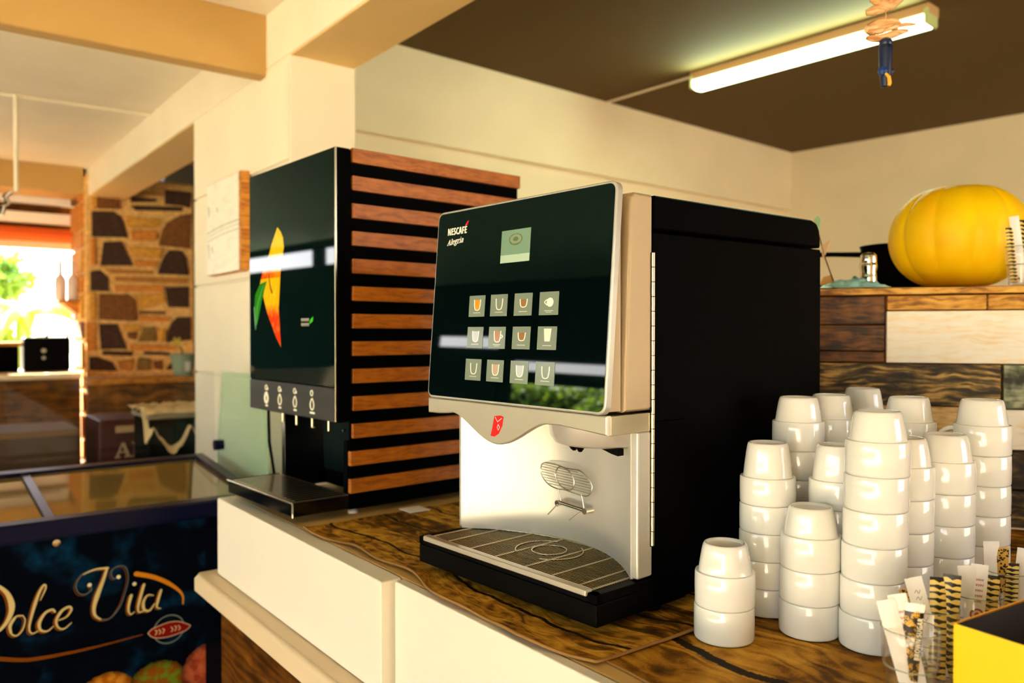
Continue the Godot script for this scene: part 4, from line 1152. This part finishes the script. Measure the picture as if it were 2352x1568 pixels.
# ------------------------------------------------------------------ lamp, conduit, hanging driftwood
func lamp_and_mobile() -> void:
	var L := V(-2.712, 2.696, -3.335)
	var R := V(-1.564, 2.696, -3.40)
	var d := R - L
	var len := d.length()
	var t := thing("ceiling_lamp", "long fluorescent ceiling lamp glowing greenish white", "lamp", L, -rad_to_deg(atan2(d.z, d.x)))
	part("housing", MB.new().span(V(-0.02, -0.0455, -0.048), V(len + 0.02, 0.0, 0.052), 0.004), mat(rgb(206, 168, 120), 0.5), t)
	var glow := mat(rgb(255, 255, 245), 0.4)
	glow.emission_enabled = true; glow.emission = Color(0.93, 1.0, 0.80); glow.emission_energy_multiplier = 5.0
	var lens := MB.new()
	lens.xf = Transform3D(Basis(Vector3(0, 0, -1), Vector3(0, 1, 0), Vector3(1, 0, 0)), Vector3())
	lens.prism(P2([-0.056, -0.046, -0.060, -0.06, -0.05, -0.086, -0.02, -0.094, 0.03, -0.087, 0.042, -0.046]), 0.0, len, 0.003)
	part("lamp_diffuser", lens, glow, t)
	var capm := mat(rgb(200, 215, 150), 0.3)
	for x in [-0.018, len]:
		part("end_cap", MB.new().span(V(x, -0.088, -0.045), V(x + 0.018, -0.02, 0.062), 0.006), capm, t)
	var al := AreaLight3D.new()
	al.name = "lamp_light"
	al.area_size = Vector2(len, 0.1)
	al.light_energy = 0.6
	al.light_color = Color(0.93, 1.0, 0.80)
	al.shadow_enabled = true
	t.add_child(al)
	al.position = V(len / 2, -0.105, 0)
	al.rotation_degrees = V(-90, 0, 0)
	var gl := AreaLight3D.new()
	gl.name = "lamp_side_light"
	gl.area_size = Vector2(len, 0.04)
	gl.light_energy = 0.65
	gl.light_color = Color(0.86, 1.0, 0.84)
	gl.shadow_enabled = true
	t.add_child(gl)
	gl.position = V(len / 2, -0.066, 0.066)
	gl.rotation_degrees = V(0, 180, 0)
	single("cable_duct", MB.new().tube([V(-3.40, 2.693, -3.31), V(-2.74, 2.693, -3.335)], 0.008, 6), M.bar_wall, "thin painted cable duct on the ceiling from the left wall to the lamp", "duct")
	# driftwood mobile
	var m := thing("driftwood_mobile", "hanging ornament of pale driftwood pieces and blue beads in front of the lamp", "ornament", V(-0.760, 1.93, -1.478))
	var drift := tri_mat(wood_tex(128, 64, rgb(176, 110, 56), rgb(232, 180, 124), rgb(246, 208, 160), 95), V(6, 14, 6), 0.75)
	part("string", MB.new().tube([V(0, -0.12, 0), V(0, 0.764, 0)], 0.0008, 5), mat(rgb(200, 180, 140), 0.8), m)
	var rng := RandomNumberGenerator.new()
	rng.seed = 12
	var pieces := [[-0.036, -0.032, 0.044, -0.018, 0.0075], [-0.03, -0.008, 0.014, 0.002, 0.013], [-0.040, 0.012, 0.034, 0.042, 0.010], [0.0, -0.004, 0.032, 0.002, 0.010], [-0.010, -0.022, 0.050, -0.008, 0.004], [-0.032, 0.038, 0.0, 0.024, 0.008], [-0.02, -0.014, 0.024, -0.012, 0.007]]
	var Rv := V(0.612, 0, -0.79)
	var Fv := V(0.79, 0, 0.61)
	for p in pieces:
		var pts := []
		for k in 7:
			var f := k / 6.0
			pts.append(Rv * lerpf(p[0], p[2], f) + V(0, lerpf(p[1], p[3], f) + 0.003 * sin(f * 5.0 + p[0] * 90), 0) + Fv * (rng.randf_range(-0.004, 0.004) + 0.012 * sin(p[1] * 200)))
		part("driftwood", MB.new().tube(pts, [p[4] * 0.55, p[4] * 0.9, p[4], p[4] * 0.95, p[4] * 1.0, p[4] * 0.75, p[4] * 0.4], 8), drift, m)
	var blue := mat(rgb(8, 60, 128), 0.4)
	part("bead", MB.new().lathe([Vector2(0, 0.032), Vector2(0.008, 0.034), Vector2(0.011, 0.041), Vector2(0.008, 0.048), Vector2(0, 0.05)], 14), blue, m)
	# the blue wooden figure that hangs below the driftwood
	var fg := thing("wooden_figure", "small dark blue wooden figure with a yellow hook hanging under the driftwood", "ornament", V(-0.760, 1.804, -1.478))
	part("body", MB.new().lathe([Vector2(0, 0.002), Vector2(0.008, 0.004), Vector2(0.010, 0.02), Vector2(0.0115, 0.04), Vector2(0.0125, 0.072), Vector2(0.012, 0.079), Vector2(0.0105, 0.081), Vector2(0.0118, 0.084), Vector2(0.011, 0.09), Vector2(0.006, 0.0945), Vector2(0, 0.0955)], 20), mat(rgb(4, 26, 66), 0.35), fg)
	var hd := part("head", MB.new().lathe([Vector2(0, -0.009), Vector2(0.006, -0.007), Vector2(0.009, 0), Vector2(0.006, 0.007), Vector2(0, 0.009)], 18), blue, fg)
	hd.position = Rv * -0.009 + V(0, 0.030, 0) + Fv * 0.008
	part("hook", MB.new().tube([Rv * -0.007 + V(0, 0.024, 0) + Fv * 0.015, Rv * -0.001 + V(0, 0.017, 0) + Fv * 0.016, Rv * 0.001 + V(0, 0.006, 0) + Fv * 0.015, Rv * 0.0 + V(0, 0.001, 0) + Fv * 0.014], [0.0026, 0.0036, 0.0038, 0.003], 8), mat(rgb(246, 170, 40), 0.45), fg)
	part("fin", MB.new().tube([Rv * 0.008 + V(0, 0.03, 0), Rv * 0.016 + V(0, 0.036, 0)], [0.006, 0.002], 8), mat(rgb(4, 26, 66), 0.35), fg)

# ------------------------------------------------------------------ freezer with its poster, glass guard
func freezer() -> void:
	var t := thing("ice_cream_freezer", "dark blue chest freezer with a sliding glass top and ice cream poster", "freezer")
	var ex := func(poly: Array, z0: float, z1: float, bev: float) -> MB:
		return MB.new().prism(P2(poly), z0, z1, bev)
	part("cabinet", ex.call([-2.275, 0.06, -2.275, 0.84, -2.82, 0.88, -2.82, 0.06], -0.828, 0.85, 0.004), M.navy, t)
	part("front_rail", ex.call([-2.262, 0.835, -2.262, 0.872, -2.268, 0.877, -2.30, 0.880, -2.30, 0.835], -0.835, 0.86, 0.002), M.navy, t)
	part("back_rail", ex.call([-2.80, 0.878, -2.80, 0.922, -2.836, 0.926, -2.84, 0.878], -0.835, 0.86, 0.002), M.navy, t)
	for z in [-0.835, 0.835]:
		part("side_rail", ex.call([-2.28, 0.838, -2.28, 0.882, -2.82, 0.929, -2.82, 0.88], z, z + 0.03, 0.002), M.navy, t)
	var lid := mat(rgb(120, 98, 44), 0.04, 0.0, 0.8)
	part("glass_lid", ex.call([-2.30, 0.866, -2.30, 0.872, -2.80, 0.913, -2.80, 0.907], -0.805, -0.30, 0.001), lid, t)
	part("glass_lid", ex.call([-2.30, 0.862, -2.30, 0.868, -2.80, 0.909, -2.80, 0.903], -0.30, 0.835, 0.001), lid, t)
	part("lid_bar", ex.call([-2.30, 0.868, -2.30, 0.876, -2.80, 0.917, -2.80, 0.909], -0.318, -0.296, 0.001), M.navy, t)
	part("kick_plate", MB.new().span(V(-2.8, 0.0, -0.8), V(-2.3, 0.06, 0.82)), M.black, t)
	# poster
	var k := Ink.new(1024, 717, rgb(3, 9, 26))
	var o := 51.0
	var nz := noise(101, 0.006, 4)
	for y in 717:
		for x in 1024:
			var f := clampf(nz.get_noise_2d(x, y) * 1.6 + 0.15 - y * 0.0006, 0, 1)
			k.im.set_pixel(x, y, rgb(2, 5, 14).lerp(rgb(6, 44, 74), f))
	var pt := func(a: Array) -> Array:
		var r := []
		for i in range(0, a.size(), 2): r.append(Vector2(a[i], a[i + 1] + o))
		return r
	var cream := rgb(208, 188, 130)
	var dim := rgb(92, 96, 96)
	var sh := rgb(120, 64, 14)
	var lets := [
		[[445, 155, 452, 172, 434, 184, 414, 176, 407, 147, 428, 116, 463, 107, 498, 110], 5.0, 6.0, 4.0, dim],
		[[428, 118, 463, 108, 500, 110], 4.0, 9.0, -1.0, cream],
		[[498, 112, 487, 147, 469, 195, 459, 232, 462, 260, 480, 278], 9.0, 7.0, 17.0, cream],
		[[480, 278, 508, 278, 537, 245, 556, 192, 563, 154, 556, 120, 538, 109, 516, 117, 511, 136, 520, 149, 534, 144], 5.0, 4.0, 4.0, dim],
		[[572, 216, 565, 243, 563, 266, 570, 280, 581, 274], 11.0, 4.0, 9.0, cream],
		[[612, 187, 600, 230, 593, 261, 596, 278, 611, 277], 10.0, 4.0, 11.0, cream],
		[[642, 230, 623, 226, 610, 248, 613, 273, 630, 279, 646, 259], 4.0, 4.0, 11.0, cream],
		[[667, 217, 657, 250, 653, 273, 665, 280], 9.0, 4.0, 10.0, cream],
		[[165, 112, 180, 103, 200, 116, 220, 144, 229, 183, 220, 218, 198, 247, 172, 256], 6.0, 6.0, 20.0, cream],
		[[165, 130, 150, 190, 146, 250, 172, 256], 14.0, 8.0, 14.0, cream],
		[[258, 216, 239, 215, 223, 238, 226, 264, 241, 275, 257, 260, 264, 232, 258, 216], 5.0, 4.0, 6.0, cream],
		[[238, 218, 224, 240, 227, 264], 6.0, 6.0, 11.0, cream],
		[[299, 274, 283, 278, 275, 261, 283, 217, 300, 160, 316, 130, 321, 142, 306, 177], 4.0, 3.0, 11.0, cream],
		[[346, 223, 339, 214, 319, 221, 303, 248, 306, 272, 325, 280, 342, 268], 7.0, 3.0, 11.0, cream],
		[[356, 252, 379, 246, 393, 226, 386, 215, 366, 224, 350, 251, 355, 275, 372, 283, 393, 268], 4.0, 3.0, 10.0, cream]]
	for l in lets:
		var a: Array = pt.call(l[0])
		var b := []
		for p in a: b.append(p + Vector2(-6, 3))
		k.stroke(b, l[1], l[2], Color(sh.r, sh.g, sh.b, 0.5), l[3])
	for l in lets: k.stroke(pt.call(l[0]), l[1] * 0.85, l[2] * 0.85, l[4], l[3] * 0.85)
	for p in pt.call([446, 156, 533, 146, 582, 179]): k.dot(p, 6.5, rgb(230, 220, 180))
	k.stroke(pt.call([588, 146, 646, 169, 700, 205, 736, 245, 739, 279]), 16, 5, rgb(206, 128, 26), 14)
	k.stroke(pt.call([150, 322, 197, 337, 276, 359, 392, 365, 497, 363, 607, 357]), 14, 3, rgb(120, 62, 12), 10)
	var bc := Vector2(692, 358 + o)
	var rg := []
	for q in 41: rg.append(bc + Vector2(cos(TAU * q / 40) * 50, sin(TAU * q / 40) * 48))
	k.stroke(rg, 4, 4, rgb(120, 126, 116))
	var rib: Array = pt.call([624, 357, 636, 346, 657, 340, 692, 334, 723, 338, 750, 352, 763, 362, 750, 374, 731, 379, 692, 384, 657, 381, 636, 372])
	k.poly(rib, rgb(122, 16, 12))
	rib.append(rib[0])
	k.stroke(rib, 3.5, 3.5, rgb(190, 160, 130))
	for q in [[650, 0], [662, 1], [674, 0], [702, 1], [714, 0], [726, 1]]:
		var c := Vector2(q[0], 360 + o)
		k.stroke([c + Vector2(-3, -8), c + Vector2(3, -4 + q[1] * 6), c + Vector2(-2, 8)], 3, 3, rgb(214, 190, 140))
	var scoop := func(c: Vector2, rx: float, ry: float, a: Color, b: Color) -> void:
		var s2 := noise(int(c.x), 0.02, 4)
		for y in range(int(c.y - ry), mini(717, int(c.y + ry))):
			for x in range(int(c.x - rx), mini(1024, int(c.x + rx))):
				var q := Vector2((x - c.x) / rx, (y - c.y) / ry).length()
				q += s2.get_noise_2d(x * 2.5, y * 2.5) * 0.06
				if q < 1.0:
					k.im.set_pixel(x, y, a.lerp(b, clampf(0.5 + s2.get_noise_2d(x, y) * 2.0, 0, 1)).lerp(rgb(10, 8, 6), pow(q, 6.0) * 0.55))
	scoop.call(Vector2(496, 575), 84, 66, rgb(176, 96, 16), rgb(214, 140, 40))
	scoop.call(Vector2(655, 585), 92, 74, rgb(104, 128, 30), rgb(140, 70, 14))
	scoop.call(Vector2(830, 580), 96, 92, rgb(150, 60, 36), rgb(190, 96, 60))
	k.poly(P2([816, 0, 1024, 0, 1024, 717, 816, 717]), Color(0.01, 0.02, 0.06, 0.92))
	var pm := mat(Color.WHITE, 0.7, 0.0, 0.12)
	pm.albedo_texture = k.tex()
	var ps := MB.new()
	ps.span(V(-2.274, 0.30, -0.84 + 0.02), V(-2.2705, 0.832, 0.84), 0.0005)
	var po := part("poster_panel", ps, M.navy, t)
	var pr := MB.new()
	var nx := Vector3.RIGHT
	var top := 0.828
	var v0 := (0.86 - top) / 0.56
	pr.quad(V(-2.27, 0.30, -0.04), V(-2.27, 0.30, -0.82), V(-2.27, top, -0.82), V(-2.27, top, -0.04), [nx, nx, nx, nx], [Vector2(0, 1), Vector2(0.975, 1), Vector2(0.975, v0), Vector2(0, v0)])
	part("poster_print", pr, pm, po)
	var sc := part("screw", MB.new().lathe([Vector2(0.0, 0.0), Vector2(0.009, 0.0), Vector2(0.009, 0.003), Vector2(0.004, 0.004), Vector2(0.0035, 0.002), Vector2(0, 0.002)], 16), M.steel, t)
	sc.rotation_degrees = V(0, 0, -90)
	sc.position = V(-2.2705, 0.818, -0.315)
	# glass guard round the freezer's rear and right end
	var g := thing("glass_guard", "low glass screen standing behind and beside the freezer", "glass screen")
	part("back_pane", MB.new().span(V(-2.912, 0.0, -0.90), V(-2.900, 1.207, 1.2), 0.001), M.glass, g)
	var sp := [Vector2(-2.86, 0.93), Vector2(-2.80, 1.212), Vector2(-2.60, 1.214)]
	for q in 7:
		var an := deg_to_rad(90 - 15.0 * q)
		sp.append(Vector2(-2.53 + 0.10 * cos(an), 1.114 + 0.10 * sin(an)))
	sp.append_array([Vector2(-2.30, 0.90)])
	sp = [Vector2(-2.90, 0.0), Vector2(-2.865, 0.93), Vector2(-2.815, 1.212), Vector2(-2.56, 1.212), Vector2(-2.50, 1.20), Vector2(-2.455, 1.17), Vector2(-2.42, 1.12), Vector2(-2.40, 1.05), Vector2(-2.385, 0.93), Vector2(-2.385, 0.0)]
	part("side_pane", MB.new().prism(sp, -0.906, -0.898, 0.001), M.green_glass, g)
	part("guard_knob", MB.new().tube([V(-2.80, 0.955, -0.897), V(-2.80, 0.955, -0.868)], 0.018, 14), M.navy, g)
	# picture on the short wall
	var c := thing("picture", "faded seascape canvas with orange wooden edges on the short white wall", "picture", V(-3.065, 1.568, -1.02))
	var ink := Ink.new(256, 240, rgb(244, 238, 222))
	var pn := noise(111, 0.02, 3)
	for y in 240:
		for x in 256:
			var f := clampf(pn.get_noise_2d(x * 0.6, y * 2.0) * 0.5, 0, 0.3)
			ink.im.set_pixel(x, y, rgb(246, 240, 224).lerp(rgb(196, 206, 190), f))
	for q in [[116, 0.9], [126, 0.35], [138, 0.55]]: ink.stroke([Vector2(0, q[0] + 12), Vector2(120, q[0] + 3), Vector2(256, q[0])], 3, 3, Color(0.45, 0.5, 0.42, q[1] * 0.5))
	for q in [[14, 60, 26], [12, 160, 34], [44, 170, 12], [86, 70, 10]]: ink.stroke([Vector2(q[0], q[1]), Vector2(q[0] + 4, q[1] + q[2])], 9, 4, Color(0.5, 0.5, 0.45, 0.4))
	var im := mat(Color.WHITE, 0.6); im.albedo_texture = ink.tex()
	part("frame", MB.new().span(V(-0.197, 0, 0.0), V(0.197, 0.36, 0.034), 0.002), M.orange_wood, c)
	part("print", printed(V(-0.194, 0.003, 0.0345), V(0.178, 0.357, 0.0345)), im, c)

# ------------------------------------------------------------------ far bay
func far_bay() -> void:
	# stone pillar: a mortar core with stones laid in it
	var t := thing("stone_pillar", "square pillar of dark and golden rubble stones with pale joints", "pillar", V(-5.92, 0, -1.0))
	var core := mat(rgb(255, 204, 122), 0.9)
	core.albedo_texture = noise_tex(121, 0.03, Color(0.75, 0.75, 0.75), Color(1, 1, 1)); core.uv1_triplanar = true; core.uv1_scale = V(3, 3, 3)
	part("core", MB.new().span(V(-0.435, 0, -0.70), V(-0.0, 2.40, 0.0), 0.015), core, t)
	var cols := {"m": rgb(120, 66, 12), "g": rgb(226, 160, 48), "t": rgb(190, 122, 40), "d": rgb(52, 22, 6), "o": rgb(226, 138, 40), "v": rgb(124, 94, 30)}
	var mats := {}
	for q in cols:
		var m := mat(Color.WHITE, 0.85)
		m.albedo_texture = noise_tex(130 + q.unicode_at(0), 0.03, cols[q].darkened(0.22), cols[q].lightened(0.12))
		m.uv1_triplanar = true; m.uv1_scale = V(2.5, 5, 2.5)
		mats[q] = m
	# stones of the face towards the room: kind, then depth along the face and height in centimetres
	var st := [
		["m", [8, 232, 20, 232, 21, 230, 21, 218, 8, 217]],
		["g", [4, 232, 8, 232, 7, 217, 4, 217]],
		["t", [9, 233, 34, 235, 34, 232, 21, 232]],
		["t", [26, 231, 49, 231, 49, 230, 26, 228]],
		["d", [28, 227, 45, 227, 44, 225, 28, 223]],
		["d", [50, 234, 68, 234, 67, 223, 62, 224, 50, 224]],
		["d", [28, 221, 62, 223, 61, 220, 31, 218]],
		["d", [4, 215, 17, 216, 22, 213, 24, 208, 26, 199, 4, 198]],
		["g", [25, 213, 48, 213, 44, 207, 26, 206]],
		["o", [28, 204, 45, 205, 44, 198, 29, 197]],
		["m", [60, 217, 68, 219, 67, 194, 46, 195, 48, 205, 51, 211]],
		["o", [3, 197, 6, 197, 6, 179, 3, 179]],
		["d", [11, 195, 22, 196, 29, 180, 9, 179]],
		["g", [26, 193, 49, 193, 46, 186, 30, 186]],
		["o", [30, 184, 46, 184, 44, 180, 31, 180]],
		["d", [53, 192, 61, 192, 64, 187, 66, 175, 45, 175, 47, 182, 50, 189]],
		["t", [11, 177, 42, 177, 41, 175, 16, 174]],
		["d", [3, 175, 9, 176, 14, 171, 14, 162, 3, 162]],
		["t", [18, 172, 66, 173, 65, 169, 18, 169]],
		["o", [17, 166, 49, 167, 48, 163, 18, 162]],
		["g", [2, 161, 6, 161, 6, 143, 2, 142]],
		["m", [8, 160, 26, 160, 30, 156, 31, 142, 8, 143]],
		["g", [31, 160, 49, 162, 50, 155, 33, 150]],
		["d", [50, 166, 66, 167, 66, 152, 52, 152]],
		["m", [33, 149, 50, 149, 50, 147, 33, 147]],
		["o", [33, 146, 53, 145, 51, 142, 34, 142]],
		["o", [0, 141, 6, 141, 6, 122, 0, 122]],
		["d", [8, 140, 19, 140, 25, 123, 9, 123]],
		["g", [22, 140, 35, 139, 32, 135, 24, 135]],
		["m", [25, 134, 32, 135, 31, 129, 26, 130]],
		["v", [36, 138, 43, 138, 44, 128, 32, 128]],
		["d", [58, 145, 67, 145, 67, 129, 51, 127, 51, 133, 54, 141]],
		["o", [27, 126, 56, 125, 55, 122, 27, 122]],
		["d", [10, 122, 29, 121, 28, 118, 10, 119]],
		["d", [36, 121, 53, 120, 53, 118, 36, 119]],
		["d", [2, 118, 7, 118, 16, 114, 19, 108, 2, 109]],
		["t", [19, 115, 30, 116, 28, 108, 21, 109]],
		["v", [32, 117, 40, 116, 40, 108, 31, 108]],
		["m", [42, 114, 48, 115, 48, 108, 43, 109]],
		["d", [56, 116, 58, 108, 50, 108]],
		["g", [45, 137, 50, 137, 49, 128, 45, 129]],
	]
	var rng := RandomNumberGenerator.new()
	rng.seed = 21
	for s in st:
		var pts := []
		for i in range(0, s[1].size(), 2): pts.append(Vector2(s[1][i] * 0.01, s[1][i + 1] * 0.01))
		var mb := MB.new()
		mb.xf = Transform3D(Basis(V(0, 0, -1), V(0, 1, 0), V(1, 0, 0)), Vector3())
		part("stone", mb.prism(pts, -0.01, 0.014 + rng.randf() * 0.014, 0.006), mats[s[0]], t)
	# rows below the picture's edge and on the left face
	var y := 0.02
	while y < 1.04:
		var h := rng.randf_range(0.10, 0.19)
		var z := -0.02
		while z > -0.6:
			var w := rng.randf_range(0.12, 0.3)
			part("stone", MB.new().span(V(-0.01, y, maxf(z - w, -0.68)), V(0.018, minf(y + h, 1.06) - 0.02, z - 0.02), 0.006), mats[["m", "g", "d", "o", "t"][rng.randi() % 5]], t)
			z -= w
		y += h
	y = 0.03
	while y < 2.3:
		var h := rng.randf_range(0.10, 0.2)
		var x := -0.425
		while x < -0.06:
			var w := rng.randf_range(0.14, 0.26)
			part("stone", MB.new().span(V(x, y, -0.01), V(minf(x + w, -0.02) - 0.018, y + h - 0.02, 0.012 + rng.randf() * 0.012), 0.006), mats[["g", "o", "t", "o", "m"][rng.randi() % 5]], t)
			x += w
		y += h
	# shelf and bottles on the pillar's left face
	var sh := thing("wall_shelf", "small orange wooden shelf fixed to the stone pillar's left side", "shelf", V(-6.13, 1.47, -0.985))
	part("board", MB.new().span(V(-0.14, 0.065, -0.012), V(0.14, 0.088, 0.13), 0.003), M.orange_wood, sh)
	part("bracket", MB.new().prism([Vector2(0, 0.065), Vector2(0.10, 0.065), Vector2(0.02, 0.0), Vector2(0, 0)], -0.1, 0.1, 0.002), M.orange_wood, sh)
	sh.get_child(1).rotation_degrees.y = -90
	var btl := MB.new().lathe([Vector2(0, 0.001), Vector2(0.034, 0.001), Vector2(0.036, 0.006), Vector2(0.036, 0.135), Vector2(0.03, 0.155), Vector2(0.013, 0.178), Vector2(0.012, 0.25), Vector2(0.0145, 0.252), Vector2(0.0145, 0.265), Vector2(0, 0.265)], 20).done()
	var bm := mat(rgb(226, 206, 196), 0.2)
	for q in [[V(-6.13, 1.558, -0.885), "clear empty bottle at the left end of the small shelf on the pillar"], [V(-6.09, 1.558, -0.955), "clear empty bottle nearer the stones on the small shelf"]]:
		single("bottle", btl, bm, q[1], "bottle", "bottles on the pillar shelf").position = q[0]
	# long counter in front of the open side
	var c := thing("far_counter", "dark brown wooden counter across the open side of the far bay", "counter")
	part("counter_top", MB.new().span(V(-6.2, 1.062, -0.90), V(-5.46, 1.098, 1.0), 0.004), M.white_edge, c)
	for k in 5: part("front_board", MB.new().span(V(-5.52, 0.03, -0.9 + 0.378 * k), V(-5.5, 1.06, -0.525 + 0.378 * k), 0.003), M.brown_wood, c)
	part("carcass", MB.new().span(V(-6.1, 0.0, -0.88), V(-5.52, 1.062, 0.98)), M.brown_wood, c)
	var c2 := thing("low_partition", "brown wooden partition at the foot of the stone pillar, behind the glass", "partition")
	part("panel", MB.new().span(V(-5.36, 0.0, -2.4), V(-5.30, 1.03, -0.905), 0.003), tri_mat(wood_tex(256, 128, rgb(70, 38, 6), rgb(122, 74, 16), rgb(160, 104, 36), 141), V(1.5, 1.5, 1.5), 0.5), c2)
	part("cap", MB.new().span(V(-5.40, 1.03, -2.4), V(-5.22, 1.068, -0.905), 0.004), M.orange_wood, c2)
	var sp := thing("radio", "black portable speaker box with a carrying handle on the far counter", "speaker", V(-5.80, 1.098, -0.755))
	part("case", MB.new().span(V(-0.12, 0, -0.13), V(0.05, 0.215, 0.128), 0.012), M.black_plastic, sp)
	part("handle", MB.new().tube([V(-0.03, 0.21, 0.0), V(-0.03, 0.25, -0.03), V(-0.03, 0.275, -0.09), V(-0.03, 0.26, -0.13), V(-0.03, 0.205, -0.125)], 0.009, 8), M.black_plastic, sp)
	part("knob", MB.new().tube([V(0.05, 0.13, 0.02), V(0.058, 0.13, 0.02)], 0.014, 12), M.silver, sp)
	part("knob", MB.new().tube([V(0.05, 0.085, 0.02), V(0.058, 0.085, 0.02)], 0.011, 12), M.silver, sp)
	var rk := thing("bottle_rack", "low black rack with a tan top at the left end of the far counter", "rack", V(-5.80, 1.098, -0.30))
	part("frame", MB.new().span(V(-0.1, 0, -0.30), V(0.06, 0.16, 0.3), 0.004), M.black, rk)
	part("top", MB.new().span(V(-0.12, 0.16, -0.32), V(0.08, 0.185, 0.32), 0.004), M.orange_wood, rk)
	single("paper_towel", MB.new().lathe([Vector2(0, 0.0), Vector2(0.03, 0), Vector2(0.032, 0.004), Vector2(0.032, 0.155), Vector2(0.03, 0.16), Vector2(0, 0.16)], 18), M.white_paper, "upright white paper roll right behind the black speaker box", "paper roll").position = V(-6.02, 1.098, -0.84)
	# flower pot
	var p := thing("flower_pot", "grey green bucket pot with a pale label and a small yellow flower", "plant pot", V(-5.31, 1.068, -1.452))
	part("pot", MB.new().lathe([Vector2(0, 0.0), Vector2(0.052, 0), Vector2(0.056, 0.004), Vector2(0.076, 0.128), Vector2(0.08, 0.138), Vector2(0.076, 0.14), Vector2(0.07, 0.125), Vector2(0, 0.12)], 28), mat(rgb(132, 150, 124), 0.4), p)
	part("label_tag", MB.new().span(V(0.064, 0.03, -0.025), V(0.074, 0.09, 0.005), 0.001), mat(rgb(214, 214, 190), 0.6), p)
	part("stem", MB.new().tube([V(0, 0.12, 0.0), V(0.0, 0.17, 0.01), V(0.0, 0.20, 0.03)], 0.006, 6), mat(rgb(90, 92, 30), 0.7), p)
	for k in 6:
		var an := TAU * k / 6
		part("petal", MB.new().tube([V(0.01, 0.21, 0.04), V(0.02, 0.215 + 0.03 * sin(an), 0.04 + 0.035 * cos(an))], [0.012, 0.007], 6), mat(rgb(206, 180, 70), 0.6), p)
	# awning gear over the opening
	var aw := thing("awning", "rolled orange awning with white rails above the far opening", "awning")
	part("upper_rail", MB.new().span(V(-6.45, 2.232, -1.06), V(-6.36, 2.30, 1.0), 0.006), M.white_paper, aw)
	part("lower_rail", MB.new().span(V(-6.45, 2.100, -1.06), V(-6.36, 2.172, 1.0), 0.006), M.white_paper, aw)
	part("roller", MB.new().tube([V(-6.42, 2.02, -1.06), V(-6.42, 2.02, 1.0)], 0.052, 20), mat(rgb(226, 96, 20), 0.7), aw)
	part("back_board", MB.new().span(V(-6.6, 1.96, -1.06), V(-6.5, 2.45, 1.0)), M.brown_wood, aw)
	part("valance", MB.new().span(V(-6.44, 1.925, -1.06), V(-6.40, 1.975, 1.0), 0.004), M.white_edge, aw)
	# rod and conduit on the ceiling
	var rd := thing("ceiling_rod", "thin white rod with a metal clamp hanging from the ceiling at the far left", "rod", V(-4.3, 0, -0.445))
	part("pipe", MB.new().tube([V(0, 1.99, 0), V(0, 2.436, 0)], 0.010, 10), M.wall, rd)
	part("clamp", MB.new().tube([V(0, 1.99, 0.02), V(0, 1.965, 0.045), V(0, 1.93, 0.03), V(0, 1.92, 0.05), V(0, 1.88, 0.06)], 0.012, 8), M.chrome, rd)
	single("conduit", MB.new().tube([V(-4.27, 2.43, -1.02), V(-4.35, 2.43, 0.3)], 0.008, 6), M.wall, "thin painted conduit across the cream ceiling from beam to beam", "conduit")
	# bin and crates behind the glass
	var bn := thing("bin", "tall black bin with a crumpled cream cloth over its rim, behind the glass", "bin", V(-3.93, 0, -1.05))
	part("body", MB.new().span(V(-0.15, 0, -0.2), V(0.15, 0.96, 0.16), 0.01), M.black, bn)
	part("rim", MB.new().span(V(-0.16, 0.955, -0.21), V(0.16, 0.975, 0.17), 0.006), mat(rgb(150, 140, 110), 0.5), bn)
	var cn := noise(151, 3.0, 3)
	single("cloth", MB.new().sheet(func(u, v): return V(lerpf(-4.1, -3.76, u), 0.978 + 0.02 * (1.0 + cn.get_noise_2d(u * 2, v * 2)) - 0.13 * smoothstep(0.75, 1.0, u) * (0.6 + 0.9 * absf(sin(v * 7.0))), lerpf(-1.22, -0.87, v)), 30, 30, 0.003), mat(rgb(236, 206, 150), 0.85), "crumpled cream cloth lying over the rim of the black bin", "cloth")
	for k in 3:
		var cr := thing("crate", ["dark red bottle crate at the bottom of the stack behind the glass", "dark red bottle crate in the middle of the stack behind the glass", "dark red lettered bottle crate on top of the stack behind the glass"][k], "crate", V(-4.33, 0.31 * k, -0.90), 0, "dark red crates")
		part("body", MB.new().span(V(-0.2, 0.001, -0.2), V(0.15, 0.305, 0.14), 0.008), mat(rgb(66, 10, 8), 0.45), cr)
		part("grip", MB.new().span(V(0.145, 0.24, -0.07), V(0.152, 0.275, 0.07), 0.003), mat(rgb(190, 160, 110), 0.5), cr)
		var tx := part("lettering", letters("AMS", 0.10, 0.003, ["Droid Serif"], true), mat(rgb(190, 160, 120), 0.6), cr)
		tx.rotation_degrees.y = 90
		tx.position = V(0.152, 0.155, -0.04)
	var cx := thing("cardboard_box", "plain brown cardboard box left of the crates behind the glass", "box", V(-4.42, 0, -0.48))
	part("body", MB.new().span(V(-0.2, 0.0, -0.2), V(0.2, 0.86, 0.16), 0.004), mat(rgb(70, 44, 14), 0.8), cx)
	part("lid", MB.new().span(V(-0.205, 0.86, -0.205), V(0.205, 0.89, 0.165), 0.003), mat(rgb(110, 74, 26), 0.8), cx)
